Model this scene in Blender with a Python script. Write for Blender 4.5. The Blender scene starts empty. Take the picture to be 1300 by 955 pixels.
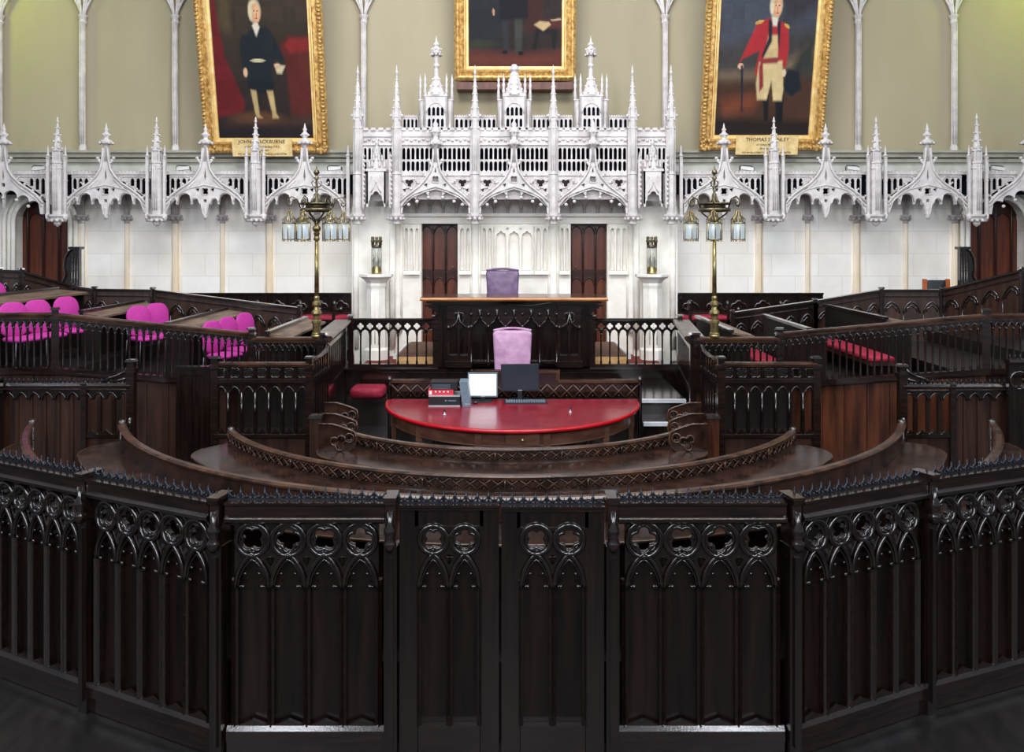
import bpy, math, random
import numpy as np
from math import pi, sin, cos, sqrt, atan2, hypot
from mathutils import Vector, Matrix
from mathutils.geometry import tessellate_polygon
random.seed(7)
S = bpy.context.scene
COL = S.collection
R = math.radians

# ------------------------------------------------------------------ camera, world, lights, exposure
F = 1100.0; CX = 650.0; HY = 300.0; ZC = 3.65       # focal length in pixels of a 1300x955 frame, eye height in metres
cam = bpy.data.cameras.new('camera'); co = bpy.data.objects.new('camera', cam); COL.objects.link(co)
cam.sensor_width = 36; cam.lens = F * 36 / 1300; cam.shift_y = -(477.5 - HY) / 1300; cam.clip_end = 200
co.location = (0, 0, ZC); co.rotation_euler = (pi / 2, 0, 0); S.camera = co
S.view_settings.view_transform = 'Standard'; S.view_settings.look = 'None'
S.view_settings.exposure = 0.06; S.view_settings.gamma = 1; S.view_settings.use_curve_mapping = False
w = bpy.data.worlds.new('world'); S.world = w; w.use_nodes = True
w.node_tree.nodes['Background'].inputs[0].default_value = (0.80, 0.86, 1.0, 1); w.node_tree.nodes['Background'].inputs[1].default_value = 0.24


def area(name, loc, target, sx, sy, e, col=(1, 1, 1), spread=180):
    l = bpy.data.lights.new(name, 'AREA'); l.shape = 'RECTANGLE'; l.size = sx; l.size_y = sy; l.energy = e; l.color = col; l.spread = math.radians(spread)
    o = bpy.data.objects.new(name, l); COL.objects.link(o); o.location = loc
    o.rotation_euler = (Vector(target) - Vector(loc)).to_track_quat('-Z', 'Y').to_euler(); return o


area('overhead_key_light', (0, 6.5, 12.5), (0, 17.6, 2.6), 13, 3, 1450, (1.0, 0.985, 0.97))  # added unseen key lamp: lights the wall, shades beneath the canopies
area('skylight_light', (0, 11.5, 12.8), (0, 11, 1.0), 7, 2.0, 540, (0.84, 0.91, 1.0))
for wx in (-9, -4.6, 0, 4.6, 9):
    area('frontal_fill_light', (wx, -3.5, 8.2), (wx * .35, 15, 2.4), 1.5, 4.6, 380, (0.90, 0.94, 1.0))  # added unseen frontal lamps: brighten the stone, give highlights on wood
for wx in (-10.5, 10.5):
    area('side_window_light', (wx, 6.0, 8.0), (0, 11, 1.2), 1.2, 4.5, 230, (0.78, 0.9, 1.0))
area('garden_window_light', (-12.6, 15.8, 10.6), (-11.2, 18.2, 9.0), 1.2, 2.0, 42, (0.62, 0.80, 0.02), 75)
area('garden_window_light', (12.6, 15.8, 10.6), (11.2, 18.2, 9.2), 1.2, 2.0, 42, (0.62, 0.80, 0.02), 75)


# ------------------------------------------------------------------ materials
def lin(c): return tuple((x / 255 / 12.92) if x / 255 <= .04045 else ((x / 255 + .055) / 1.055) ** 2.4 for x in c)


def mat(name, a, b=None, rough=.6, metal=0, scale=(4, 4, 4), detail=4, bump=0., bscale=30, coat=0, spec=.5, lo=.35, hi=.65, rvar=0.):
    m = bpy.data.materials.new(name); m.use_nodes = True; nt = m.node_tree; N = nt.nodes; L = nt.links
    p = N['Principled BSDF']; p.inputs['Roughness'].default_value = rough; p.inputs['Metallic'].default_value = metal
    p.inputs['Coat Weight'].default_value = coat; p.inputs['Coat Roughness'].default_value = .12; p.inputs['Specular IOR Level'].default_value = spec
    tc = N.new('ShaderNodeTexCoord'); mp = N.new('ShaderNodeMapping'); mp.inputs['Scale'].default_value = scale
    L.new(tc.outputs['Object'], mp.inputs['Vector'])
    no = N.new('ShaderNodeTexNoise'); no.inputs['Scale'].default_value = 1; no.inputs['Detail'].default_value = detail; no.inputs['Roughness'].default_value = .6
    L.new(mp.outputs[0], no.inputs['Vector'])
    cr = N.new('ShaderNodeValToRGB'); cr.color_ramp.elements[0].position = lo; cr.color_ramp.elements[1].position = hi
    cr.color_ramp.elements[0].color = (*lin(a), 1); cr.color_ramp.elements[1].color = (*lin(b or a), 1)
    L.new(no.outputs['Fac'], cr.inputs[0]); L.new(cr.outputs[0], p.inputs['Base Color'])
    if rvar:
        mr = N.new('ShaderNodeMapRange'); mr.inputs['To Min'].default_value = rough - rvar; mr.inputs['To Max'].default_value = rough + rvar
        L.new(no.outputs['Fac'], mr.inputs[0]); L.new(mr.outputs[0], p.inputs['Roughness'])
    if bump:
        n2 = N.new('ShaderNodeTexNoise'); n2.inputs['Scale'].default_value = bscale; n2.inputs['Detail'].default_value = 3; L.new(tc.outputs['Object'], n2.inputs['Vector'])
        bp = N.new('ShaderNodeBump'); bp.inputs['Strength'].default_value = bump; bp.inputs['Distance'].default_value = .01
        L.new(n2.outputs['Fac'], bp.inputs['Height']); L.new(bp.outputs[0], p.inputs['Normal'])
    return m


GR = (26, 26, 1.6)
WOOD = mat('dark_varnished_oak', (12, 8, 7), (30, 18, 14), .17, coat=.5, scale=GR, bump=.08, bscale=60, spec=.75, rvar=.05)
WOODX = mat('dark_varnished_oak_rail', (15, 11, 10), (37, 23, 19), .17, coat=.5, scale=(3, 26, 26), bump=.07, bscale=60, spec=.75, rvar=.05)
WOODF = mat('worn_oak_edge_and_glint', (34, 22, 17), (80, 52, 36), .22, scale=(3, 9, 9), bump=.1, spec=.55, rvar=.08)  # worn rail edges; also puts glints into the bench tracery
MATTE = mat('unpolished_dark_oak', (12, 9, 8), (26, 18, 15), .6, scale=GR, spec=.2)
BROWN = mat('red_brown_oak_boards', (34, 16, 10), (88, 46, 26), .32, scale=(9, 9, .9), detail=6, bump=.08, spec=.5, rvar=.08)
BROWND = mat('brown_oak_boards', (30, 17, 13), (62, 38, 28), .36, scale=(12, 12, 1), detail=6, bump=.08, spec=.5)
BENCH = mat('curved_bench_oak', (27, 18, 15), (58, 37, 29), .2, scale=(5, 5, 5), detail=6, bump=.06, spec=.6, rvar=.1)
DESKW = mat('dusty_oak_desk_top', (70, 50, 36), (128, 104, 84), .4, scale=(14, 2, 6), bump=.05)
DOORT = mat('dark_mahogany_tracery', (34, 13, 8), (56, 22, 13), .3, scale=(14, 14, 1.2), bump=.05)
DOORW = mat('mahogany_door', (66, 28, 14), (104, 48, 25), .36, scale=(14, 14, 1.2), detail=5, bump=.05)
OAKE = mat('pale_oak_edge', (150, 88, 34), (196, 128, 62), .35, scale=(3, 18, 18))
PINE = mat('pine_box', (196, 150, 96), (226, 184, 128), .5, scale=(3, 18, 18))
STONE = mat('pale_canopy_stone', (189, 183, 181), (219, 213, 211), .85, scale=(5, 5, 5), bump=.25, bscale=45)
STONEC = mat('cream_stone', (232, 227, 216), (246, 243, 236), .8, scale=(3, 3, 3), bump=.12, bscale=40)
STONET = mat('tan_shaft_stone', (222, 200, 164), (246, 236, 220), .8, scale=(3, 3, .7), bump=.1)
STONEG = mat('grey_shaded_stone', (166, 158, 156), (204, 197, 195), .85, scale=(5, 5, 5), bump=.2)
NAVY = mat('navy_interior_shade', (8, 11, 20), (14, 19, 30), .9, spec=.1)  # interior shade behind the stone openings, painted as navy
GREEN = mat('olive_plaster', (154, 145, 120), (167, 157, 132), .85, scale=(.35, .35, .12), bump=.06, bscale=8)
LEDGE = mat('grey_green_trim', (150, 148, 135), (164, 162, 149), .7)
PLAST = mat('pale_green_plaster', (186, 187, 178), (202, 204, 196), .8)
CARPET = mat('red_brown_carpet', (92, 30, 24), (122, 48, 38), .95, scale=(30, 30, 30))
FLOOR = mat('dark_board_floor', (13, 11, 11), (30, 24, 22), .42, scale=(9, 1, 9), bump=.08)
RED = mat('red_leather_top', (116, 16, 32), (138, 26, 44), .2, scale=(5, 5, 5), detail=6, spec=.5, rvar=.06)
REDE = mat('bright_red_edge', (160, 8, 22), (172, 12, 28), .25)
MAG = mat('magenta_upholstery', (168, 36, 132), (184, 48, 148), .75, scale=(50, 50, 50))
CUSH = mat('crimson_cushion', (134, 16, 44), (160, 24, 56), .7, scale=(14, 14, 14), bump=.2)
PURP = mat('purple_leather', (82, 58, 90), (112, 86, 122), .38, scale=(7, 7, 9), detail=5, bump=.3, bscale=9)
LILAC = mat('lilac_leather', (160, 116, 150), (188, 146, 180), .42, scale=(5, 5, 7), bump=.25, bscale=9)
GOLD = mat('gilt_frame', (150, 104, 50), (228, 190, 116), .42, metal=.3, scale=(14, 14, 14), detail=6, bump=.6, bscale=24)
GOLDS = mat('gilt_slip', (222, 180, 106), (246, 214, 148), .4, metal=.25, scale=(6, 6, 6))
PLAQ = mat('gilt_plaque', (222, 190, 126), (246, 222, 166), .45, metal=.2, scale=(8, 8, 8))
INK = mat('dark_lettering', (60, 44, 30), (70, 50, 34), .6)
BRASS = mat('aged_brass', (118, 104, 66), (188, 172, 120), .3, metal=.85, scale=(9, 9, 9))
BRASSD = mat('dark_bronze', (70, 64, 50), (128, 118, 92), .35, metal=.8, scale=(12, 12, 12))
IRON = mat('black_iron', (22, 25, 32), (44, 49, 60), .28, metal=.5, scale=(30, 30, 30))
STEEL = mat('chair_metal', (60, 60, 64), (90, 90, 96), .35, metal=.8)
BLACKP = mat('black_plastic', (20, 23, 28), (30, 34, 41), .4)
GREYP = mat('grey_plastic', (92, 110, 124), (112, 130, 144), .45)
SILV = mat('silver_trim', (176, 184, 190), (200, 206, 210), .35, metal=.4)
WHITEP = mat('white_paint', (208, 208, 206), (224, 224, 222), .5)
REDP = mat('red_folder', (186, 40, 56), (214, 66, 78), .5)
PAPER = mat('pale_slip', (226, 200, 200), (240, 214, 210), .6)
ORANGE = mat('orange_wood', (164, 82, 36), (190, 104, 52), .4)
BLKL = mat('black_leather', (28, 32, 38), (42, 46, 52), .45)
NOSE = mat('white_stair_nosing', (196, 198, 206), (216, 218, 224), .5)
glass = bpy.data.materials.new('lantern_glass'); glass.use_nodes = True
gp = glass.node_tree.nodes['Principled BSDF']; gp.inputs['Base Color'].default_value = (.72, .84, .9, 1); gp.inputs['Roughness'].default_value = .08
gp.inputs['Alpha'].default_value = .35; gp.inputs['Specular IOR Level'].default_value = .8
GLASS = glass
bulb = mat('frosted_bulb', (226, 236, 244), (236, 244, 250), .4)
scr = bpy.data.materials.new('lit_screen'); scr.use_nodes = True
sp = scr.node_tree.nodes['Principled BSDF']; sp.inputs['Base Color'].default_value = (.6, .7, .75, 1); sp.inputs['Emission Color'].default_value = (.86, .97, 1, 1); sp.inputs['Emission Strength'].default_value = .75
# ashlar wall blocks
ASH = mat('ashlar_blocks', (234, 230, 224), (246, 244, 240), .8, scale=(1.2, 1.2, 1.2), detail=6, bump=.05)
nt = ASH.node_tree; N = nt.nodes; L = nt.links
tc = N.new('ShaderNodeTexCoord'); sx = N.new('ShaderNodeSeparateXYZ'); cb = N.new('ShaderNodeCombineXYZ'); L.new(tc.outputs['Object'], sx.inputs[0])
L.new(sx.outputs[0], cb.inputs[0]); L.new(sx.outputs[2], cb.inputs[1])
br = N.new('ShaderNodeTexBrick'); br.inputs['Scale'].default_value = 1; br.inputs['Brick Width'].default_value = .98; br.inputs['Row Height'].default_value = .47
br.inputs['Mortar Size'].default_value = .007; br.inputs['Mortar Smooth'].default_value = .3; br.inputs['Color1'].default_value = (1, 1, 1, 1); br.inputs['Color2'].default_value = (.95, .92, .88, 1); br.inputs['Mortar'].default_value = (.80, .78, .74, 1)
L.new(cb.outputs[0], br.inputs['Vector'])
mx = N.new('ShaderNodeMix'); mx.data_type = 'RGBA'; mx.blend_type = 'MULTIPLY'; mx.inputs[0].default_value = 1
ramp = [n for n in N if n.type == 'VALTORGB'][0]
L.new(ramp.outputs[0], mx.inputs[6]); L.new(br.outputs[0], mx.inputs[7]); L.new(mx.outputs[2], N['Principled BSDF'].inputs['Base Color'])
# painted canvas, colours stored with the canvas itself
CANV = bpy.data.materials.new('painted_canvas'); CANV.use_nodes = True
at_ = CANV.node_tree.nodes.new('ShaderNodeAttribute'); at_.attribute_name = 'paint'
CANV.node_tree.links.new(at_.outputs['Color'], CANV.node_tree.nodes['Principled BSDF'].inputs['Base Color']); CANV.node_tree.nodes['Principled BSDF'].inputs['Roughness'].default_value = .7; CANV.node_tree.nodes['Principled BSDF'].inputs['Specular IOR Level'].default_value = .2


# ------------------------------------------------------------------ mesh builder
class M:
    def __init__(s): s.v = []; s.f = []; s.s = []

    def add(s, vs, fs, sm=False):
        o = len(s.v); s.v += [tuple(v) for v in vs]; s.f += [tuple(i + o for i in f) for f in fs]; s.s += [sm] * len(fs); return s

    def box(s, x0, x1, y0, y1, z0, z1):
        return s.add([(x, y, z) for z in (z0, z1) for y in (y0, y1) for x in (x0, x1)], [(0, 2, 3, 1), (4, 5, 7, 6), (0, 1, 5, 4), (2, 6, 7, 3), (0, 4, 6, 2), (1, 3, 7, 5)])

    def frus(s, cx, cy, z0, rx0, ry0, z1, rx1, ry1):
        v = [(cx + a * rx0, cy + b * ry0, z0) for b in (-1, 1) for a in (-1, 1)] + [(cx + a * rx1, cy + b * ry1, z1) for b in (-1, 1) for a in (-1, 1)]
        return s.add(v, [(0, 2, 3, 1), (4, 5, 7, 6), (0, 1, 5, 4), (2, 6, 7, 3), (0, 4, 6, 2), (1, 3, 7, 5)])

    def lathe(s, prof, cx=0, cy=0, n=10, sm=True, a0=0.):
        vs = []; fs = []
        for r, z in prof:
            vs += [(cx + max(r, 1e-4) * cos(a0 + 2 * pi * i / n), cy + max(r, 1e-4) * sin(a0 + 2 * pi * i / n), z) for i in range(n)]
        for k in range(len(prof) - 1):
            for i in range(n):
                j = (i + 1) % n; fs.append((k * n + i, k * n + j, (k + 1) * n + j, (k + 1) * n + i))
        fs.append(tuple(range(n))[::-1]); fs.append(tuple((len(prof) - 1) * n + i for i in range(n)))
        return s.add(vs, fs, sm)

    def ball(s, cx, cy, cz, rx, ry=None, rz=None, n=7, m=4):
        ry = ry or rx; rz = rz or rx; vs = [(cx, cy, cz - rz)]; fs = []
        for k in range(1, m):
            t = -pi / 2 + pi * k / m
            vs += [(cx + rx * cos(t) * cos(2 * pi * i / n), cy + ry * cos(t) * sin(2 * pi * i / n), cz + rz * sin(t)) for i in range(n)]
        vs.append((cx, cy, cz + rz)); e = len(vs) - 1
        for i in range(n):
            j = (i + 1) % n; fs.append((0, 1 + j, 1 + i)); fs.append((e, e - n + i, e - n + j))
            for k in range(m - 2): fs.append((1 + k * n + i, 1 + k * n + j, 1 + (k + 1) * n + j, 1 + (k + 1) * n + i))
        return s.add(vs, fs, True)

    def tube(s, pts, r, n=6, closed=False, sm=True, up=(0, 1, 0)):
        pts = [Vector(p) for p in pts]; K = len(pts); vs = []; fs = []; up = Vector(up)
        for i, p in enumerate(pts):
            a = pts[(i - 1) % K] if (closed or i) else p; b = pts[(i + 1) % K] if (closed or i < K - 1) else p
            t = (b - a); t = t.normalized() if t.length > 1e-9 else Vector((0, 0, 1))
            u = up - up.dot(t) * t
            if u.length < .05: u = Vector((1, 0, 0)) - t.x * t
            u.normalize(); w_ = t.cross(u); rr = r[i] if isinstance(r, (list, tuple)) else r
            vs += [p + rr * (cos(2 * pi * j / n) * u + sin(2 * pi * j / n) * w_) for j in range(n)]
        for i in range(K if closed else K - 1):
            for j in range(n):
                a = i * n + j; b = i * n + (j + 1) % n; c = ((i + 1) % K) * n; fs.append((a, b, c + (j + 1) % n, c + j))
        if not closed: fs.append(tuple(range(n))[::-1]); fs.append(tuple((K - 1) * n + j for j in range(n)))
        return s.add(vs, fs, sm)

    def plate(s, outer, holes, y0, y1, cx=0., cz=0.):
        """flat panel in the XZ plane, y0 (towards the viewer) to y1, pierced by holes"""
        loops = [outer] + list(holes); tri = tessellate_polygon([[Vector((x, z, 0)) for x, z in l] for l in loops])
        P_ = [q for l in loops for q in l]; n = len(P_)
        vs = [(x + cx, y0, z + cz) for x, z in P_] + [(x + cx, y1, z + cz) for x, z in P_]; fs = []
        for a, b, c in tri:
            (ax, az), (bx, bz), (ccx, ccz) = P_[a], P_[b], P_[c]
            d = (bx - ax) * (ccz - az) - (bz - az) * (ccx - ax)
            if abs(d) < 1e-12: continue
            if d < 0: b, c = c, b
            fs.append((a, b, c)); fs.append((a + n, c + n, b + n))
        o = 0
        for k, l in enumerate(loops):
            ar = sum(l[i][0] * l[(i + 1) % len(l)][1] - l[(i + 1) % len(l)][0] * l[i][1] for i in range(len(l)))
            for i in range(len(l)):
                a, b = o + i, o + (i + 1) % len(l)
                if (ar > 0) != (k > 0): fs.append((a, a + n, b + n, b))
                else: fs.append((a, b, b + n, a + n))
            o += len(l)
        return s.add(vs, fs)

    def sweep(s, prof, path, closed_prof=True, sm=False):
        """profile points (r, z) swept along plan stations (px, py, dx, dy): x = px + r*dx"""
        n = len(prof); vs = []; fs = []
        for (px, py, dx, dy) in path: vs += [(px + r * dx, py + r * dy, z) for r, z in prof]
        for i in range(len(path) - 1):
            for j in range(n): fs.append((i * n + j, i * n + (j + 1) % n, (i + 1) * n + (j + 1) % n, (i + 1) * n + j))
        fs.append(tuple(range(n))); fs.append(tuple((len(path) - 1) * n + j for j in range(n))[::-1])
        return s.add(vs, fs, sm)

    def xf(s, fn, start=0):
        s.v = s.v[:start] + [tuple(fn(*v)) for v in s.v[start:]]; return s

    def scale(s, k): return s.xf(lambda x, y, z: (x * k, y * k, z * k))

    def shear(s, k): return s.xf(lambda x, y, z: (x, y, z + k * x)) if k else s

    def mesh(s, name, m):
        me = bpy.data.meshes.new(name); me.from_pydata(s.v, [], s.f); me.polygons.foreach_set('use_smooth', s.s)
        me.materials.append(m); me.validate(); me.update(); return me

    def build(s, name, m, parent=None, loc=(0, 0, 0), rz=0., **kw):
        return obj(name, s.mesh(name, m), parent, loc, rz, **kw)


def obj(name, me, parent=None, loc=(0, 0, 0), rz=0., **kw):
    o = bpy.data.objects.new(name, me); COL.objects.link(o); o.location = loc; o.rotation_euler = (0, 0, rz)
    if parent: o.parent = parent
    for k, v in kw.items(): o[k] = v
    return o


def thing(name, label, cat, loc=(0, 0, 0), rz=0., group=None, kind=None):
    o = bpy.data.objects.new(name, None); COL.objects.link(o); o.location = loc; o.rotation_euler = (0, 0, rz); o.empty_display_size = .1
    if label: o['label'] = label
    if cat: o['category'] = cat
    if group: o['group'] = group
    if kind: o['kind'] = kind
    return o


KIDS = {}


def dup(root, loc, rz=None, label=None, group=None):
    r = root.copy(); COL.objects.link(r); r.location = loc
    if rz is not None: r.rotation_euler = (0, 0, rz)
    if label: r['label'] = label
    if group: r['group'] = group
    def kids(o, n):
        for ch in list(o.children):
            c = ch.copy(); COL.objects.link(c); c.parent = n; kids(ch, c)
    kids(root, r); return r


def X(px, D): return (px - CX) * D / F
def Zp(py, D): return ZC - (py - HY) * D / F
def P(px, py, D): return (X(px, D), D, Zp(py, D))


# outlines in (x, z)
def lancet(cx, z0, z1, wd, n=4, both=False):
    h = wd * .75; zs = z1 - h; c = (h * h - wd * wd / 4) / wd; Rr = c + wd / 2; T = atan2(h, c)
    up = [(cx - wd / 2 + Rr - Rr * cos(T * i / n), zs + Rr * sin(T * i / n)) for i in range(n + 1)]
    pts = up + [(2 * cx - x, z) for x, z in up[-2::-1]]
    if both: return pts + [(cx + wd / 2, z0 + h * .7), (cx, z0), (cx - wd / 2, z0 + h * .7)]
    return pts + [(cx + wd / 2, z0), (cx - wd / 2, z0)]


def foil(cx, cz, r, k=4, a0=pi / 4, n=6):
    d = r * .52 if k == 4 else r * .5; a = r - d; pts = []
    for i in range(k * n):
        t = 2 * pi * i / (k * n); ph = (t % (2 * pi / k)) - pi / k
        q = a * a - (d * sin(ph)) ** 2; rr = d * cos(ph) + sqrt(max(q, 0)) if q > 0 else d * cos(ph)
        pts.append((cx + rr * cos(t + a0 + pi / k), cz + rr * sin(t + a0 + pi / k)))
    return pts


def arch_pts(cx, zs, wd, h, n=8, cusp=0., lobes=1.5):
    """left spring to apex to right spring; cusp pushes foils inwards"""
    c = (h * h - wd * wd / 4) / wd; Rr = c + wd / 2; T = atan2(h, c); L_ = []
    for i in range(n + 1):
        t = i / n; ins = cusp * (1 - abs(sin(lobes * pi * t)) ** .6) if cusp and i > 0 else 0
        rr = Rr - ins; L_.append((cx - wd / 2 + Rr - rr * cos(T * t), zs + rr * sin(T * t)))
    L_[-1] = (cx, L_[-1][1])
    return L_ + [(2 * cx - x, z) for x, z in L_[-2::-1]]


def lobed(circles, u0, u1, base, step=1.0):
    """upper edge of a row of circles, for the cusped underside of an arch"""
    pts = []; u = u0
    while u <= u1 + 1e-6:
        v = base(u) if callable(base) else base
        for c, cv, r in circles:
            if abs(u - c) < r: v = max(v, cv + sqrt(r * r - (u - c) ** 2))
        pts.append((u, v)); u += step
    return pts


def leaf(m, x, y, z, r, dx=0):
    m.ball(x, y, z, r, r, r * .8, 5, 3); m.ball(x + dx * r, y - r * .4, z + r * .8, r * .6, r * .6, r * .6, 5, 3)


def spire(m, cx, cy, z0, z1, r, ncr=4, n=8, cr=.28, fin=True):
    zf = z0 + (z1 - z0) * (.80 if fin else 1.)
    m.lathe([(r, z0), (r * .22, zf)], cx, cy, n, False, pi / n)
    for i in range(ncr):
        t = (i + .3) / ncr; rr = r * (1 - .78 * t); z = z0 + (zf - z0) * t
        for a in range(4):
            an = pi / 4 + a * pi / 2; q = r * cr * (1 - .45 * t)
            m.ball(cx + (rr + q * .5) * cos(an), cy + (rr + q * .5) * sin(an), z, q, q, q * .9, 5, 3)
    if fin:
        h = z1 - zf; q = r * .42
        m.lathe([(r * .22, zf), (r * .2, zf + .1 * h), (q, zf + .25 * h), (q * .9, zf + .35 * h), (r * .2, zf + .5 * h), (q * .6, zf + .62 * h), (r * .18, zf + .75 * h), (.01 * r, z1)], cx, cy, 6)


def merge_cap(m, cx, cy, z0, z1, r0, r1, n=8):
    """carved capital"""
    h = z1 - z0
    m.lathe([(r0, z0), (r0 * 1.25, z0 + .08 * h), (r0 * 1.05, z0 + .18 * h), (r0 * 1.1, z0 + .4 * h), (r1 * .9, z0 + .72 * h), (r1, z0 + .78 * h), (r1, z1)], cx, cy, n, False, pi / n)
    for a in range(n): m.ball(cx + r1 * .86 * cos(2 * pi * a / n), cy + r1 * .86 * sin(2 * pi * a / n), z0 + .55 * h, r1 * .27, r1 * .27, h * .2, 5, 3)


# ------------------------------------------------------------------ room shell
DW = 18.0; K = lambda D: D / F
Zf = 1.25                                                  # floor in front of the wall
m = M(); m.box(-15, 15, -8, 19, -.2, 0); m.build('floor', FLOOR, kind='structure')
zb = Zp(197, 18.2)
m = M(); m.box(-15, 15, 18.3, 18.6, zb, 12.5); m.build('wall_upper', GREEN, kind='structure')
m = M(); m.box(-15, 15, 18.15, 18.6, Zp(222, 18.15), zb - .06); m.build('wall_middle', PLAST, kind='structure')
m = M(); m.box(-15, 15, 18.0, 18.35, zb - .06, zb + .03); m.box(-15, 15, 17.93, 18.35, zb + .03, zb + .08)
m.box(-15, 15, 18.06, 18.3, zb - .16, zb - .10); m.build('trim_1', LEDGE, kind='structure')
dl0, dl1 = X(20, 18), X(92, 18); dr0, dr1 = X(1226, 18), X(1300, 18); zd = Zp(252, 18); ztop = Zp(222, 18)


def door_arch(x0, x1, zs, zt, n=8):
    a = arch_pts((x0 + x1) / 2, zs, x1 - x0, zt - zs, n); return [(x1, Zf)] + a[::-1] + [(x0, Zf)]


m = M()
zs_ = Zp(282, 18)
ol = door_arch(dl0, dl1, zs_, zd); orr = door_arch(dr0, dr1, zs_, zd)
outer = [(-15, 0.2), (dl0, 0.2)] + [(x, max(z, .2)) for x, z in ol[::-1]] + [(dl1, .2), (dr0, .2)] + [(x, max(z, .2)) for x, z in orr[::-1]] + [(dr1, .2), (15, .2), (15, ztop), (-15, ztop)]
m.plate(outer, [], 18.0, 18.5); m.build('wall_back', ASH, kind='structure')

# projecting centre behind the judge
m = M(); D0 = 17.6
zl = Zp(284, D0)
for a, b in ((447, 535), (581, 724.5), (771, 860)): m.box(X(a, D0), X(b, D0), D0, 18.0, .6, zl)
m.box(X(447, D0), X(860, D0), D0 - .03, 18.0, zl, Zp(275, D0)); m.box(X(447, D0), X(860, D0), D0 - .12, 18.0, Zp(275, D0), Zp(271, D0))
for a, b in ((447, 500), (805, 860)): m.box(X(a, 17.35), X(b, 17.35), 17.35, 17.6, .6, Zp(262, 17.35))
m.build('wall_centre', STONEC, kind='structure')


def blind(name, p0, p1, y0, y1, n, D, w_=.62, head=False):
    k = K(D); mm = M(); W_ = p1 - p0; H_ = y1 - y0
    st = W_ / n
    holes = [lancet((i + .5) * st, 3, H_ - 2.5, st * w_, 4) for i in range(n)]
    if head: holes = [arch_pts((i + .5) * st, H_ - 14, st * .8, 8, 6, 1.5)[::-1] + [((i + .1) * st, 3), ((i + .9) * st, 3)] for i in range(n)]
    if head: holes += [foil((i) * st, H_ - 4, 2.2) for i in range(1, n)]
    mm.plate([(0, 0), (W_, 0), (W_, H_), (0, H_)], holes, 0, 4); mm.box(-.5, W_ + .5, -2.0, 0, -2.5, 0)
    for h in holes[:n]: mm.tube([(x, -.3, z) for x, z in h], .45, 4, True)
    mm.scale(k); return mm.build(name, STONEC, None, (X(p0, D), D - 4 * k, Zp(y1, D)), kind='structure')


ti = 2
for a, b, n in ((513, 533, 3), (583, 598, 2), (611, 626, 2), (679, 696, 2), (710, 723, 2), (773, 796, 3)):
    blind('trim_%d' % ti, a, b, 287, 346, n, D0); ti += 1
blind('trim_%d' % ti, 628, 677, 287, 346, 3, D0, head=True); ti += 1
# engaged shafts of the centre
for px in (504, 603.5, 702.5, 802):
    m = M(); k = K(D0); m.lathe([(7, -150), (7, -135), (4.6, -130), (4.6, -13)], 0, 0, 10); merge_cap(m, 0, 0, -13, 0, 4.6, 9.5)
    m.lathe([(2.2, -150), (2.2, -10)], -5.5, 2, 6); m.lathe([(2.2, -150), (2.2, -10)], 5.5, 2, 6)
    m.scale(k); m.build('trim_%d' % ti, STONEC, None, (X(px, D0), D0 - .02, Zp(271, D0)), kind='structure'); ti += 1
for px in (452, 498, 808, 854):
    m = M(); k = K(17.35); m.lathe([(4.2, -170), (4.2, -12)], 0, 0, 10); merge_cap(m, 0, 0, -12, 0, 4, 8)
    m.scale(k); m.build('trim_%d' % ti, STONEC, None, (X(px, 17.35), 17.36, Zp(272, 17.35)), kind='structure'); ti += 1
# shafts of the side walls with flared tops
for px in (104, 162, 223, 283, 342, 403, 904, 963, 1025, 1087, 1149, 1212):
    big = px in (104, 223, 342, 963, 1087, 1212)
    m = M(); r = 4.0 if big else 2.9; k = K(18)
    m.lathe([(r, -170), (r, -12)], 0, 0, 8, False, pi / 8)
    if big: m.lathe([(r * .4, -170), (r * .4, -12)], -r * 1.25, 2, 6); m.lathe([(r * .4, -170), (r * .4, -12)], r * 1.25, 2, 6)
    m.scale(k); m.build('trim_%d' % ti, STONET, None, (X(px, 18), 17.98, Zp(271, 18)), kind='structure'); ti += 1
    m = M(); r *= 1.3; merge_cap(m, 0, 0, -13, -2, r * .75, r * 1.8)
    for a in range(-3, 4):
        an = -pi / 2 + a * .42
        m.tube([(r * .8 * cos(an), r * .8 * sin(an), -3), (r * .9 * cos(an), r * .9 * sin(an), 14), (r * 1.8 * cos(an), r * 1.8 * sin(an), 26), (r * 4 * cos(an), r * 4 * sin(an) + 2, 38)], r * .22, 5)
    m.lathe([(r * .8, -2), (r * .85, 14), (r * 1.6, 26), (r * 3, 36)], 0, 2, 10)
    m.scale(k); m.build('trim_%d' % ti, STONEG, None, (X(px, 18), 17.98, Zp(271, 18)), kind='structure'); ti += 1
# upper colonnettes with branching ribs
for px in (108, 225, 463, 843, 1087, 1208, 3):
    m = M(); k = K(18.3); m.lathe([(5, 0), (5, 4), (3.6, 9), (3.4, 160), (5, 163), (4, 165), (4.2, 167), (6, 171), (6, 172)], 0, 0, 8, False, pi / 8)
    for sgn in (-1, 1):
        for q in (1., .55, .2):
            m.tube([(sgn * (1.5 + 26 * q * (t / 6) ** 1.5), -2 + 2 * q, 170 + 46 * (t / 6)) for t in range(7)], 1.6, 5)
    for a in (-1, 0, 1): m.tube([(a * 2.4, -3.2, 9), (a * 2.4, -3.2, 162)], .8, 4)
    m.scale(k); m.build('trim_%d' % ti, STONE, None, (X(px, 18.3), 18.2, Zp(193, 18.3)), kind='structure'); ti += 1
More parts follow.
